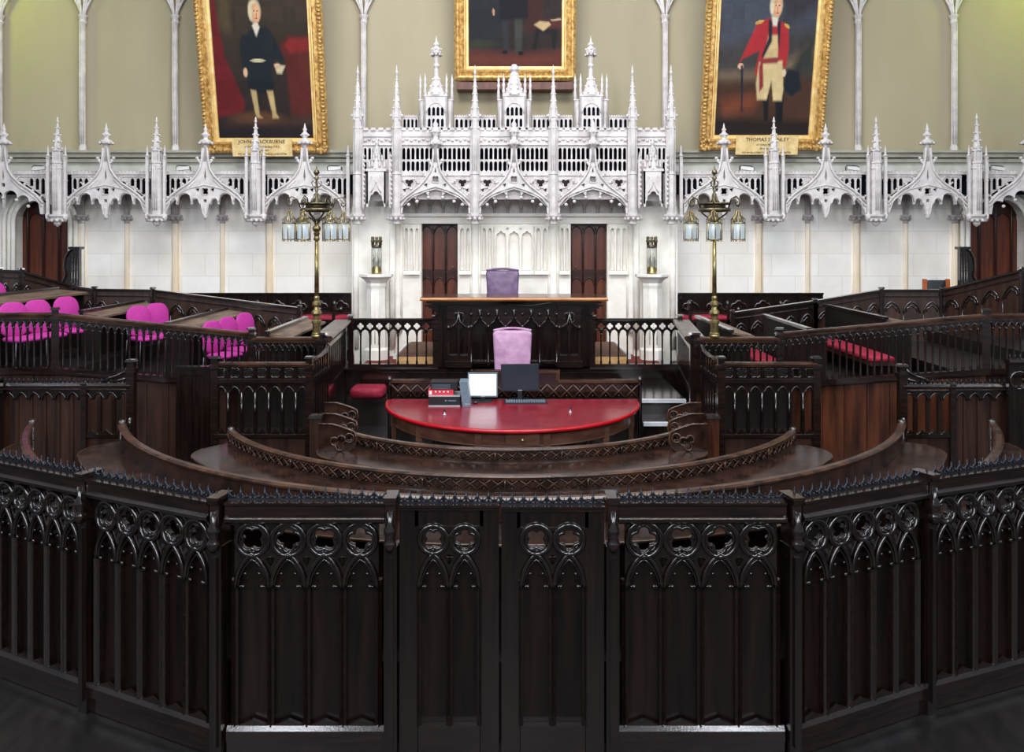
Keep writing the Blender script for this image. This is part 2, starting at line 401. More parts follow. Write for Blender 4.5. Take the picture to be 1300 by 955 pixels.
# canopy soffits (ceilings of the canopies)
for a, b, y in ((-40, 447, 217), (860, 1340, 217)):
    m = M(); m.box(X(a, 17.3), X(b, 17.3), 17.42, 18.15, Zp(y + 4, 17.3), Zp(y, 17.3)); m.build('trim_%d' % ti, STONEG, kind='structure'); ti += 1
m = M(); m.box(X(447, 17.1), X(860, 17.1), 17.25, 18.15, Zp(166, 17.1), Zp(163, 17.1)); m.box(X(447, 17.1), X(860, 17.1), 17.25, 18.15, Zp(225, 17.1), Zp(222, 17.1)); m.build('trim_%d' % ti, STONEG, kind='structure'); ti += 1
# dark sheets added behind the pierced parapets to stand for interior shade
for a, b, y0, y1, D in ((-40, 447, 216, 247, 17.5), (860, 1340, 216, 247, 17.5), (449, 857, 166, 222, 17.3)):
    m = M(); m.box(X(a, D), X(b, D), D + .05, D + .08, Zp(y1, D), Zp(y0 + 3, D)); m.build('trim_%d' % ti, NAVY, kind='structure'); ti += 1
# vault heads above the doors in the centre
for px in (553, 653, 752):
    k = K(D0); m = M(); m.box(-46, 46, 18, 22, 0, 52); m.scale(k); m.build('trim_%d' % ti, STONE, None, (X(px, D0), D0, Zp(271, D0)), kind='structure'); ti += 1
    m = M()
    for i in range(-2, 3):
        m.tube([(x, 16, z) for x, z in arch_pts(i * 17, 4, 15, 16, 5)], .8, 4)
        m.lathe([(1.6, 0), (1.4, 8)], i * 17 + 8.5, 15, 6)
    for s_ in (-1, 1): m.tube([(s_ * 46, 2, 0), (s_ * 40, 6, 16), (s_ * 24, 10, 30), (0, 14, 40)], 1.5, 6)
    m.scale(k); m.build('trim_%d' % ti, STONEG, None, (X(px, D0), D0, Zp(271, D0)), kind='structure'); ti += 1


def door(n, px0, px1, y0, D, knob, arched=False, label=''):
    k = K(D); W_ = (px1 - px0); H_ = (Zp(y0, D) - 1.3) / k; o = thing('door_%d' % n, None, None, (X(px0, D), D, 1.3), kind='structure')
    m = M(); m.box(0, W_, 0, 4, 0, H_); m.build('door_leaf', DOORW, o).data.transform(Matrix.Scale(k, 4))
    m = M(); c = W_ / 3 if not arched else W_ / 4; N_ = 3 if not arched else 4
    zr = H_ - (345 - y0) + 0 if not arched else H_ * .35
    m.plate([(0, 0), (W_, 0), (W_, H_), (0, H_)], [arch_pts((i + .5) * c, H_ - 12 - (16 if arched else 0), c * .8, 9, 6, 1.3)[::-1] + [((i + .1) * c, zr + 3), ((i + .9) * c, zr + 3)] for i in range(N_)]
            + [arch_pts((i + .5) * c, zr - 16, c * .8, 9, 6, 1.3)[::-1] + [((i + .1) * c, 4), ((i + .9) * c, 4)] for i in range(N_)], -1.6, 0)
    for i in range(N_ + 1): m.lathe([(1.1, 3), (1.1, H_ - 8), (.2, H_ - 5)], min(max(i * c, 1), W_ - 1), -1.6, 5)
    m.box(0, W_, -2.4, -1.4, zr - 1.4, zr + 1.4)
    for i in range(N_):
        for zz in (H_ - 12 - (16 if arched else 0), zr - 16): m.tube([(x, -1.8, z) for x, z in arch_pts((i + .5) * c, zz - 1, c * .86, 10, 6)], .8, 5)
    m.scale(k); m.build('door_tracery', DOORT, o)
    m = M(); m.lathe([(.3, 0), (.3, 2), (1.3, 2.6), (1.3, 4), (.4, 5)], 0, 0, 8); m.xf(lambda x, y, z: (x, -z, y)); m.scale(k); m.build('door_knob', BRASS, o, (knob * k, -1.6 * k, H_ * k - (339 - y0) * k))


door(1, 534, 582, 284, 17.85, 41)
door(2, 724, 771.5, 284, 17.85, 7)
door(3, 16, 96, 252, 18.25, 70, True)
door(4, 1222, 1304, 252, 18.25, 8, True)
for sgn, a, b, xx in ((-1, dl0, dl1, 1), (1, dr0, dr1, 1)):
    m = M()
    for i, q in enumerate((.0, .1, .22)):
        pts = [(x, 17.97 - .03 * (2 - i), z) for x, z in arch_pts((a + b) / 2, zs_, (b - a) + 2 * q, zd - zs_ + q, 8)]
        pts = [(pts[0][0], pts[0][1], Zf)] + pts + [(pts[-1][0], pts[-1][1], Zf)]
        m.tube(pts, .05, 6)
    m.build('trim_%d' % ti, STONEC, kind='structure'); ti += 1

# ------------------------------------------------------------------ gothic canopies on the side walls
DC = 17.2; kc = K(DC)


CRK = {}
for q_ in (-1, 1):
    m = M(); leaf(m, 0, 0, 0, 2.4, q_); m.scale(kc); CRK[q_] = m.mesh('crocket', STONE)


def canopy(px, label, hw=52, single=False):
    o = thing('gothic_canopy', label, 'canopy', P(px, 285, DC), 0, 'carved stone canopies along the side walls')
    if not single:
        cir = [(-40.5, 29, 4.3), (-26, 30, 8.8), (-12.2, 27.5, 4.8), (40.5, 29, 4.3), (26, 30, 8.8), (12.2, 27.5, 4.8)]
        base = lambda u: 10 if abs(u) < 2.6 else (12 if abs(u) < 3.4 else (22 if abs(u) < 4.6 else (25 if abs(u) < 8 else (13 if abs(u) > 48.5 else (20 if abs(u) > 46.5 else 25)))))
    else:
        cir = [(-38, 22, 8), (-25, 29, 8), (-9, 34, 9), (38, 22, 8), (25, 29, 8), (9, 34, 9)]
        base = lambda u: 13 if abs(u) > 46.5 else 20
    low = lobed(cir, -hw + 1, hw - 1, base)
    og = [(51, 27), (42, 37.5), (32, 45), (21, 52), (12, 61), (6.5, 70), (4, 82), (2.8, 97)]
    top = og + [(-x, z) for x, z in og[::-1]]
    m = M(); holes = [foil(0, 42, 4.6), foil(-9.5, 44, 2.6, 3), foil(9.5, 44, 2.6, 3), [(-1.5, 60), (0, 71), (1.5, 60), (0, 55)], [(-17, 47.5), (-29, 43), (-24, 46.8)][::-1], [(17, 47.5), (29, 43), (24, 46.8)], foil(0, 30, 2.4)]
    if single: holes = [foil(0, 50, 3), [(-1.5, 60), (0, 71), (1.5, 60), (0, 55)]]
    m.plate(low + top, holes, -2, 3)
    m.scale(kc); m.build('tracery_arch', STONE, o)
    m = M()
    for s_ in (-1, 1):
        m.tube([(s_ * x, -3, z) for x, z in og], 1.5, 6); m.tube([(s_ * (x - 1), -2.6, z - 4.6) for x, z in og[:5]], .9, 5)
    if not single:
        m.tube([(u, -2.6, v + 1.6) for u, v in low[::2]], .8, 4)
        m.tube([(-40, -2.4, 36), (-22, -2.6, 45), (0, -2.8, 50), (22, -2.6, 45), (40, -2.4, 36)], .8, 5)
        m.tube([(x, -2.6, z) for x, z in foil(0, 42, 5.4)], .6, 4, True)
        for u, v in ((-35.5, 26.5), (-17, 26.5), (17, 26.5), (35.5, 26.5)): m.ball(u, -2, v, 1.7, 1.5, 1.7)
        m.lathe([(.6, 6), (2.6, 8), (3, 10.5), (2, 13), (2, 22)], 0, -1, 6)
    else:
        for u, v in ((-32, 24), (-17, 32), (0, 35), (17, 32), (32, 24)): m.ball(u, -2, v - 1, 2.4, 2, 2.2)
    m.scale(kc); m.build('hood_mould', STONE, o)
    m = M()
    for s_ in (-1, 1):
        for u, v in ((47, 34), (38, 43), (28, 51), (18, 58)): obj('crocket', CRK[s_], o, (s_ * u * kc, -2.5 * kc, v * kc))
        for u, v in ((8, 81), (10, 84)): m.ball(s_ * u, -2, v, 2.5, 2, 2)
        m.tube([(s_ * 4, -2, 76), (s_ * 9, -2, 81)], 1.6, 5)
    m.scale(kc); m.build('gable_horns', STONE, o)
    m = M()
    m.lathe([(2.8, 80), (2.4, 97), (3.6, 98.5), (3.4, 100), (5, 101.5), (9, 104), (7, 106.5), (3.4, 108), (2.6, 110), (5, 112.5), (5.4, 114.5), (2.4, 117), (2.2, 119), (3.2, 120.5), (1.3, 123), (1.2, 125), (.1, 129)], 0, 0, 8)
    for a in range(8): m.ball(8 * cos(pi * a / 4), 8 * sin(pi * a / 4), 103, 2.3, 2.3, 2.0, 5, 3)
    for a in range(6): m.ball(4.6 * cos(pi * a / 3), 4.6 * sin(pi * a / 3), 113.5, 1.6, 1.6, 1.4, 5, 3)
    m.scale(kc); m.build('finial', STONE, o)
    m = M(); st = 2 * hw / 14
    ogz = lambda u: np.interp(abs(u), [x for x, z in og[::-1]], [z for x, z in og[::-1]])
    hs = [lancet(-hw + (i + .5) * st, max(33, ogz(-hw + (i + .5) * st) + 1), 60, st * .68, 3) for i in range(14) if ogz(-hw + (i + .5) * st) < 52]
    m.plate([(u, min(58, ogz(u)) - 2) for u in range(-hw, hw + 1, 4)] + [(hw, 66), (-hw, 66)], hs, 16, 18)
    m.box(-hw, hw, 14, 18, 64.5, 66.5); m.box(-hw, hw, 14.5, 18, 61.5, 62.3)
    for i in range(22): m.box(-hw + i * 2 * hw / 22, -hw + (i + .55) * 2 * hw / 22, 14, 18, 66.5, 69)
    m.scale(kc); m.build('pierced_parapet', STONE, o)
    return o


PIERS = {}


def pier(px, label, top=148, cen=False):
    o = thing('pinnacled_pier', label, 'pier', P(px, 285, DC - .05), 0, 'pinnacled piers between the stone canopies')
    m = M(); m.lathe([(6.5, 12), (6.5, 80)], 0, 2, 8, False, pi / 8)
    for a in (-2.6, 0, 2.6): m.tube([(a, -4.6, 18), (a, -4.6, 76)], .7, 4)
    m.box(-6.8, 6.8, 2, 8, 12, 78)
    for z in (78, 71): m.lathe([(7.2, z - 1), (7.6, z), (7.2, z + 1)], 0, 2, 8, False, pi / 8)
    m.scale(kc); m.build('shaft', STONE, o)
    m = M(); m.lathe([(.5, -3), (4, 0), (5, 3), (9, 6), (10, 9), (12, 10), (12, 12.5)], 0, 2, 8, False, pi / 8)
    for a in range(8): m.ball(8.5 * cos(pi * a / 4 + .4), 2 + 8.5 * sin(pi * a / 4 + .4), 5, 2.6, 2.6, 2.2, 5, 3)
    for s_ in (-1, 1): m.lathe([(.4, 3), (2.6, 6), (3.6, 9), (3.6, 13)], s_ * 11, 0, 6); m.ball(s_ * 11, -2, 8, 2, 2, 2)
    m.scale(kc); m.build('corbel', STONE, o)
    m = M(); H_ = 285 - top
    m.lathe([(5.2, 80), (5, 92), (6.6, 93), (6.2, 95)], 0, 2, 8, False, pi / 8)
    for a in range(4):
        an = a * pi / 2 + pi / 4; m.lathe([(1.4, 78), (1.4, 90), (.2, 97)], 5.6 * cos(an), 2 + 5.6 * sin(an), 4, False); m.ball(5.6 * cos(an), 2 + 5.6 * sin(an), 96, 1.3)
    spire(m, 0, 2, 94, H_, 5.0, 4, 8, .4); m.scale(kc); m.build('pinnacle', STONE, o)
    for s_ in (-1, 1):
        m = M(); m.box(-1.7, 1.7, -1.7, 1.7, 12, 86); m.lathe([(2.6, 86), (2.6, 88), (1.3, 89), (1.6, 92), (1.0, 93), (1.4, 95), (.7, 97), (.1, 101)], 0, 0, 6)
        for z in (30, 55, 84): m.box(-2.1, 2.1, -2.1, 2.1, z, z + 1.2)
        m.scale(kc); m.build('side_pinnacle', STONE, o, (s_ * 11 * kc, 0, 0))
    return o


LP = 'portrait of the man in dark coat'
cans = [(5, 'carved stone canopy arch over the doorway beyond the pink chairs', True), (135, 'twin-cusped stone canopy next to the doorway on the pink-chair side', False),
        (261, 'twin-cusped stone canopy under the lower corner of portrait with red drape', False), (387, 'twin-cusped stone canopy behind brass lamp standard on pink-chair side', False),
        (919, 'twin-cusped stone canopy behind brass lamp standard, under red-coated officer portrait', False), (1048, 'twin-cusped stone canopy just past the red-coated officer portrait', False),
        (1177, 'twin-cusped stone canopy above the black-backed chair, beside arched doorway', False), (1305, 'carved stone canopy arch over the doorway behind the red-cushioned benches', True)]
for px, lb, sg in cans: canopy(px, lb, 52, sg)
for px, lb in ((72, 'pinnacled stone pier at the doorway edge on the pink-chair side'), (198, 'pinnacled stone pier between the bare wall shafts, pink-chair side'), (324, 'pinnacled stone pier in front of the plaque of the dark-coated portrait'),
               (983, 'pinnacled stone pier in front of the plaque of the officer portrait'), (1113, 'pinnacled stone pier beyond the officer portrait, clear of both frame and door'), (1241, 'pinnacled stone pier at the doorway edge behind the red benches')):
    pier(px, lb, 148 if px < 1200 else 143)
for px, lb in ((442, 'slim stone pinnacle where side canopies meet the centre, pink-chair side'), (864.5, 'slim stone pinnacle where side canopies meet the centre, red-bench side')):
    o = thing('slim_pinnacle', lb, 'pinnacle', P(px, 285, DC)); m = M(); m.box(-2, 2, -2, 2, 10, 86)
    m.lathe([(3, 86), (3, 88), (1.6, 90), (2, 93), (1.2, 95), (1.6, 97), (.1, 101)], 0, 0, 6); m.scale(kc); m.build('spirelet', STONE, o)
    m = M(); m.lathe([(.4, 2), (3, 6), (4.4, 9), (4.4, 12)], 0, 0, 6); m.scale(kc); m.build('corbel', STONE, o)

# ------------------------------------------------------------------ central canopy screen
DE = 16.9; ke = K(DE)
wide = ((553, 'over the door nearer the pink chairs', 'beside dark-coated portrait'), (652.5, "over the judge's chair", ''), (752, 'over the door nearer the red benches', ''))


def pier_c(px, lb, top=83):
    o = thing('spired_pier', lb, 'pier', P(px, 285, DE), 0, 'tall spired piers of the central stone screen')
    m = M(); m.lathe([(5.2, 12), (5.2, 137)], 0, 1, 8, False, pi / 8); m.box(-6, 6, 1, 6, 12, 125)
    for a in (-2.2, 0, 2.2): m.tube([(a, -4.2, 68), (a, -4.2, 122)], .5, 4)
    for z in (64, 122, 136): m.lathe([(5.4, z - 1), (6.2, z), (5.4, z + 1)], 0, 1, 8, False, pi / 8)
    m.scale(ke); m.build('shaft', STONE, o)
    m = M(); merge_cap(m, 0, 1, 0, 13, 5, 10); m.scale(ke); m.build('capital', STONE, o)
    m = M()
    for a in range(4):
        an = a * pi / 2 + pi / 4; m.lathe([(1.5, 132), (1.5, 140), (.2, 148)], 6 * cos(an), 1 + 6 * sin(an), 4, False)
    for s_ in (-1, 1): m.ball(s_ * 6.5, -1, 138, 2.2)
    spire(m, 0, 1, 136, 285 - top, 5.4, 6, 8, .32); m.scale(ke); m.build('spire', STONE, o)
    return o


for px, lb in ((454, "outermost spired stone pier by the brass lamp niche, pink-chair side"), (503.5, 'spired stone pier between brass lamp niche and door, pink-chair side'), (603, "spired stone pier flanking the judge's chair on the pink-chair side"),
               (702.5, "spired stone pier flanking the judge's chair on the red-bench side"), (803, 'spired stone pier between brass lamp niche and door, red-bench side'), (852, 'outermost spired stone pier by the brass lamp niche, red-bench side')):
    pier_c(px, lb, 82)
for px, lb in ((553, 'carved ogee canopy of central screen over the door by pink-chair side'), (652.5, "carved ogee canopy of central screen directly above the judge's chair"), (752.5, 'carved ogee canopy of central screen over the door by red-bench side')):
    o = thing('ogee_canopy', lb, 'canopy', P(px, 285, DE), 0, 'wide ogee canopies of the central screen')
    cir = [(-37, 24, 5), (-30, 27, 7), (-16.5, 33, 8), (0, 37, 9), (16.5, 33, 8), (30, 27, 7), (37, 24, 5)]
    low = lobed(cir, -44, 44, lambda u: 14 if abs(u) > 41 else 24)
    og = [(44, 29), (37, 36), (29, 42), (20, 49), (12, 58), (6, 68), (3.2, 82), (2.6, 96)]
    m = M(); m.plate(low + og + [(-x, z) for x, z in og[::-1]], [foil(0, 57, 4.4), foil(-12, 50, 2.3, 3), foil(12, 50, 2.3, 3), [(-1.2, 66), (0, 73), (1.2, 66)][::-1]], -2, 3); m.scale(ke); m.build('tracery_arch', STONE, o)
    m = M()
    for s_ in (-1, 1):
        m.tube([(s_ * x, -3, z) for x, z in og], 1.4, 6); m.tube([(s_ * 43, -2.6, 22), (s_ * 36, -3, 33), (s_ * 24, -3, 40), (s_ * 10, -3, 45), (0, -3, 48)], 1.0, 5)
        m.tube([(s_ * 40, -2.6, 24), (s_ * 30, -3, 34), (s_ * 14, -3, 41), (0, -3, 45)], .7, 5)
    m.tube([(x, -2.6, z) for x, z in foil(0, 57, 5.4)], .6, 4, True)
    m.scale(ke); m.build('hood_mould', STONE, o)
    m = M()
    for s_ in (-1, 1):
        for u, v in ((34, 26.5), (23.5, 30.5), (9, 35.5)): m.ball(s_ * u, -2, v - 1.5, 2.5, 2.2, 2.3)
        for u, v in ((40, 37), (31, 45), (22, 53), (13, 62)): obj('crocket', CRK[s_], o, (s_ * u * ke, -2.6 * ke, v * ke))
        m.tube([(s_ * 3, -2, 73), (s_ * 8, -2, 80)], 1.6, 5); m.ball(s_ * 8.6, -2, 81, 2.6)
    m.scale(ke); m.build('cusp_knobs', STONE, o)  # knobs hanging at the cusps, with the gable horns
    m = M(); m.lathe([(2.6, 80), (2.6, 97), (5, 99), (7.5, 103), (6, 106), (3.4, 108), (3.2, 112), (6.5, 117), (5.5, 121), (2.5, 123), (3.6, 127), (1.6, 130), (.1, 134)], 0, -2, 8)
    for a in range(8): m.ball(6.8 * cos(pi * a / 4), -2 + 6.8 * sin(pi * a / 4), 102, 2.2, 2.2, 2, 5, 3); m.ball(5.6 * cos(pi * a / 4), -2 + 5.6 * sin(pi * a / 4), 117, 1.8, 1.8, 1.6, 5, 3)
    m.scale(ke); m.build('finial', STONE, o)
    # pierced screen behind the ogee: spandrel tracery, two tiers of lancets, frieze and battlements
    m = M(); st = 88 / 15.; hs = []
    for i in range(15):
        c = -44 + (i + .5) * st; hs += [lancet(c, 67.5, 81, st * .7, 3, True), lancet(c, 83, 98, st * .7, 3)]
    for s_ in (-1, 1): hs += [foil(s_ * 34, 53, 5.5, 3, pi / 6), foil(s_ * 40, 44, 2.4, 3)]
    m.plate([(-44, 32), (44, 32), (44, 121), (-44, 121)], hs, 5, 8)
    m.box(-44, 44, 3.6, 8, 62, 63.4); m.box(-44, 44, 3.6, 8, 112, 114); m.box(-44, 44, 3, 8, 101, 102)
    for i in range(10): m.box(-44 + i * 8.8, -44 + i * 8.8 + 6, 3.4, 8, 120, 123.5)
    m.scale(ke); m.build('pierced_screen', STONE, o)
    m = M()
    for i in range(17): m.ball(-42 + i * 5.25, 4.4, 107 + (i % 2) * 1.6, 2.3, 1.4, 2, 6, 3)
    for s_ in (-1, 1):
        m.tube([(x, 4.4, z) for x, z in foil(s_ * 34, 53, 6.4, 3, pi / 6)], .7, 4, True)
        for u, v in ((41, 56), (28, 58), (36, 47), (24, 54)): m.ball(s_ * u, 4.2, v, 2.0, 1.4, 1.8)
    m.scale(ke); m.build('carved_frieze', STONE, o)  # carved bosses and foil rims of the frieze and spandrels
# niches with tabernacle work
for px, lb in ((478.7, 'small tabernacle canopy above brass pedestal lamp, pink-chair side'), (828, 'small tabernacle canopy above brass pedestal lamp, red-bench side')):
    o = thing('tabernacle_canopy', lb, 'canopy', P(px, 285, DE), 0, 'small tabernacle canopies of the central screen')
    hs = [lancet(c, 83, 98, 3.4, 3) for c in (-16, -10.5, -5, 5, 10.5, 16)] + [lancet(c, 64, 80, 3.4, 3, True) for c in (-16, 16)]
    m = M(); m.plate([(-19, 30), (19, 30), (19, 121), (-19, 121)], hs, 6, 9); m.box(-19, 19, 4, 9, 112, 114); m.box(-19, 19, 4, 9, 101, 102)
    for i in range(4): m.box(-18 + i * 9.6, -18 + i * 9.6 + 6, 3.8, 9, 120, 123.5)
    for i in range(7): m.ball(-16 + i * 5.3, 5, 107 + (i % 2) * 1.6, 2.2, 1.4, 2, 6, 3)
    m.scale(ke); m.build('pierced_screen', STONE, o)
    m = M(); fr = lobed([(-4, 34, 3.6), (4, 34, 3.6), (0, 38, 3.6)], -12, 12, lambda u: 22 if abs(u) > 9 else 30)
    m.plate(fr + [(12, 68), (-12, 68)], [lancet(-6, 44, 60, 2.6, 3), lancet(6, 44, 60, 2.6, 3)], -9, -7)
    for s_ in (-1, 1):
        m.box(s_ * 11 - 1, s_ * 11 + 1, -9, 6, 26, 68); m.tube([(s_ * 6.5, -9.4, 40), (s_ * 3, -9.6, 46), (0, -10, 56)], .8, 5)
    m.box(-13, 13, -10, 6, 67, 70); m.box(-12, 12, -8, -7.4, 42, 62)
    m.scale(ke); m.build('canopy_turret', STONE, o)
    m = M(); m.lathe([(9, 70), (6, 78), (4, 84), (5, 87), (3, 92), (3.6, 95), (1.5, 100), (2.6, 103), (.8, 107), (.1, 111)], 0, -2, 8, False)
    for q in range(18):
        z = 72 + (q // 6) * 8; a = q * 1.05; r = 9.5 - (q // 6) * 3; m.lathe([(1.2, z), (2.0, z + 2), (.9, z + 4), (1.5, z + 6), (.1, z + 9)], r * cos(a), -2 + r * sin(a), 5)
    m.scale(ke); m.build('foliate_crown', STONE, o)
    for s_ in (-1, 1):
        m = M(); m.lathe([(.3, 18), (2, 22), (1.8, 78), (.2, 92)], 0, 0, 6)
        for z in range(26, 88, 6): m.ball(1.6 * (1 if z % 12 else -1), -1.4, z, 1.7, 1.5, 2.2, 5, 3)
        m.scale(ke); m.build('crocketed_shaft', STONE, o, (s_ * 17 * ke, -4 * ke, 0))
# turrets above the screen
for px, lb, c in ((554, 'square stone turret with crocketed spire beside the central gilt frame, pink-chair side', 0), (653, 'square stone turret with blunt gable below the central portrait', 1), (750, 'square stone turret with crocketed spire beside the central gilt frame, red-bench side', 0)):
    o = thing('stone_turret', lb, 'turret', P(px, 163, DE + .25), 0, 'turrets above the central screen'); k = K(DE + .25)
    m = M(); hs = []
    for i in range(4): hs += [lancet(-8.25 + i * 5.5, 1, 11.5, 3.6, 3), lancet(-8.25 + i * 5.5, 15, 26, 3.6, 3)]
    m.plate([(-14, 0), (14, 0), (14, 41), (-14, 41)], hs, -9, -7); m.box(-14, -12, -8, 12, 0, 41); m.box(12, 14, -8, 12, 0, 41); m.box(-14, 14, 10, 12, 0, 41)
    m.tube([(x, -9.3, z) for x, z in arch_pts(0, 18, 23, 13, 6)], .7, 4)
    for s_ in (-1, 1):
        m.box(s_ * 17.5 - 3.5, s_ * 17.5 + 3.5, -4, 9, 0, 36)
        for q in (-1.4, 1.4): m.tube([(s_ * 17.5 + q, -4.2, 4), (s_ * 17.5 + q, -4.2, 32)], .5, 4)
    m.box(-15, 15, -10, 12, 39.5, 41); m.box(-22, 22, -5, 9, 35, 36.5)
    for i in range(7): m.box(-14 + i * 4.2, -14 + i * 4.2 + 2.6, -9.6, -8, 41, 43.5)
    m.scale(k); m.build('turret_body', STONE, o)
    m = M(); m.box(-11.8, 11.8, -6.6, -6, 0, 40); m.scale(k); m.build('turret_shade_sheet', NAVY, o)  # dark sheet for the shade inside the turret
    m = M()
    if not c:
        m.lathe([(12, 41), (3, 66), (2.6, 76), (4.4, 79), (3, 82), (3, 92), (6.5, 95), (7, 98), (4, 101), (3, 104), (4.4, 106), (1.5, 110), (.1, 118)], 0, 0, 8, False, pi / 8)
        for q in range(12):
            z = 44 + (q // 4) * 9; r = 10.5 - (q // 4) * 3; a = pi / 8 + (q % 4) * pi / 4 - pi; m.ball(r * cos(a), r * sin(a), z, 1.8)
        for a in range(8): m.ball(6.6 * cos(pi * a / 4), 6.6 * sin(pi * a / 4), 93, 2, 2, 1.8, 5, 3); m.ball(6 * cos(pi * a / 4), 6 * sin(pi * a / 4), 100, 1.6, 1.6, 1.8, 5, 3)
    else:
        m.lathe([(13, 41), (5, 70), (4, 71), (6.5, 74), (6.5, 78), (4, 79), (3, 81)], 0, 0, 8, False, pi / 8)
        for q in range(20):
            z = 43 + (q // 4) * 6; r = 12.5 - (q // 4) * 1.9; a = pi / 8 + (q % 4) * pi / 4 - pi; m.ball(r * cos(a), r * sin(a), z, 1.6)
    m.scale(k); m.build('turret_spire', STONE, o)
    for s_, q in ((-1, 13.5), (1, 13.5), (-1, 20), (1, 20)):
        m = M(); m.lathe([(1.8, 0), (1.8, 44 if q < 15 else 38), (2.6, 45 if q < 15 else 39), (1.4, 50), (2.2, 54), (1.2, 57), (1.9, 61), (1, 63), (.1, 69)], 0, 0, 6); m.scale(k); m.build('corner_pinnacle', STONE, o, (s_ * q * k, (-8 if q < 15 else -3) * k, 0))
for a, b, lb in ((511, 531, 'low pierced stone parapet between first spire and first turret, pink-chair side'), (577, 630, 'low pierced stone parapet between spired turret and blunt turret, pink-chair side'),
                 (676, 727, 'low pierced stone parapet between blunt turret and spired turret, red-bench side'), (773, 797, 'low pierced stone parapet past last turret, red-bench side')):
    D = DE + .3; k = K(D); m = M(); W_ = b - a; n = max(3, round(W_ / 5.6)); st = W_ / n
    m.plate([(0, 0), (W_, 0), (W_, 15), (0, 15)], [lancet((i + .5) * st, 1, 12, st * .6, 3) for i in range(n)], 0, 2); m.box(0, W_, -1, 2, 14, 15)
    for i in range(2 * n): m.box(i * st / 2, i * st / 2 + st * .28, -.8, 2, 15, 17)
    o = thing('stone_parapet', lb, 'parapet', P(a, 163, D)); m.scale(k); m.build('pierced_parapet', STONE, o)
    m = M(); m.box(0, W_, 3, 3.5, 0, 14); m.scale(k); m.build('parapet_shade_sheet', NAVY, o)  # dark sheet for the shade behind the parapet

# pedestals with brass lamps
for px, sd in ((478, 'pink-chair side'), (827.5, 'red-bench side')):
    D = 16.95; k = K(D); o = thing('stone_pedestal', 'octagonal cream stone pedestal carrying brass lamp, ' + sd, 'pedestal', (X(px, D), D, Zf))
    H_ = HY + (ZC - Zf) * F / D - 348; m = M(); m.lathe([(16, 0), (16, 12), (13, 15), (12.5, H_ - 18)], 0, 0, 8, False, pi / 8)
    for i in range(-1, 2): m.tube([(i * 4.5, -12.3, 20), (i * 4.5, -12.3, H_ - 24)], .6, 4)
    m.scale(k); m.build('pedestal_shaft', STONEC, o)
    m = M(); m.lathe([(12.5, H_ - 18), (13.5, H_ - 14), (13, H_ - 11), (17, H_ - 6), (19, H_ - 5), (22, H_ - 3), (22, H_)], 0, 0, 8, False, pi / 8); m.scale(k); m.build('pedestal_cap', STONEC, o)
    o = thing('pedestal_lamp', 'brass oil lamp in glass cylinder with crown top, ' + sd, 'lamp', (X(px, D), D, Zp(348, D)))
    m = M(); m.lathe([(6.5, 0), (6.5, 2), (5.5, 3), (5.8, 8), (5, 9), (5, 11)], 0, 0, 12)
    m.lathe([(2, 11), (4.6, 13), (5, 17), (4.2, 20), (2, 22), (2, 26), (1, 30), (.6, 34)], 0, 0, 10)
    for a in range(6): m.tube([(6 * cos(a * pi / 3), 6 * sin(a * pi / 3), 3), (6 * cos(a * pi / 3), 6 * sin(a * pi / 3), 36)], .45, 4)
    m.scale(k); m.build('lamp_body', BRASS, o)
    m = M(); m.lathe([(6.2, 33), (6.6, 35), (6.2, 37)], 0, 0, 12)
    for a in range(8): x, y = 6 * cos(a * pi / 4), 6 * sin(a * pi / 4); m.lathe([(.6, 36), (.9, 40), (1.8, 42), (.7, 44), (1.2, 46), (.1, 48)], x, y, 6)
    m.scale(k); m.build('crown_top', BRASSD, o)
    m = M(); m.lathe([(5.6, 9), (5.6, 36)], 0, 0, 14); m.scale(k); m.build('glass_cylinder', GLASS, o)


# ------------------------------------------------------------------ portraits
def raster(nx, ny, bg, shapes):
    xs, ys = np.meshgrid((np.arange(nx) + .5) / nx, (np.arange(ny) + .5) / ny)          # y up from the bottom
    im = np.array([lin(c) for c in bg[0]])
    im = (im[0][None, None] * (1 - ys[..., None]) + im[1][None, None] * ys[..., None])
    rng = np.random.RandomState(3); nz = sum(np.kron(rng.rand(ny // s + 1, nx // s + 1), np.ones((s, s)))[:ny, :nx] * wt for s, wt in ((2, .15), (5, .3), (12, .55)))
    im = im * (.75 + .5 * nz[..., None])
    for sh in shapes:
        k, col, soft = sh[0], np.array(lin(sh[1])), sh[2]
        if k == 'e':
            cx, cy, rx, ry, ro = sh[3]; dx, dy = xs - cx, ys - cy; a = R(ro); u = dx * cos(a) + dy * sin(a); v = -dx * sin(a) + dy * cos(a)
            d = np.sqrt((u / rx) ** 2 + (v / ry) ** 2); al = np.clip((1 - d) / max(soft, .02) + .5, 0, 1)
        else:
            pts = sh[3]; ins = np.zeros(xs.shape, bool); dmin = np.full(xs.shape, 9.)
            for i in range(len(pts)):
                (x0, y0), (x1, y1) = pts[i], pts[(i + 1) % len(pts)]
                c = ((y0 > ys) != (y1 > ys)) & (xs < (x1 - x0) * (ys - y0) / ((y1 - y0) or 1e-9) + x0); ins ^= c
                t = np.clip(((xs - x0) * (x1 - x0) + (ys - y0) * (y1 - y0)) / ((x1 - x0) ** 2 + (y1 - y0) ** 2 + 1e-12), 0, 1)
                dmin = np.minimum(dmin, np.hypot(xs - x0 - t * (x1 - x0), ys - y0 - t * (y1 - y0)))
            sd = np.where(ins, dmin, -dmin); al = np.clip(sd / max(soft * .05, .004) + .5, 0, 1)
        sh_ = col[None, None] * (.82 + .36 * nz[..., None]); im = im * (1 - al[..., None]) + sh_ * al[..., None]
    return im


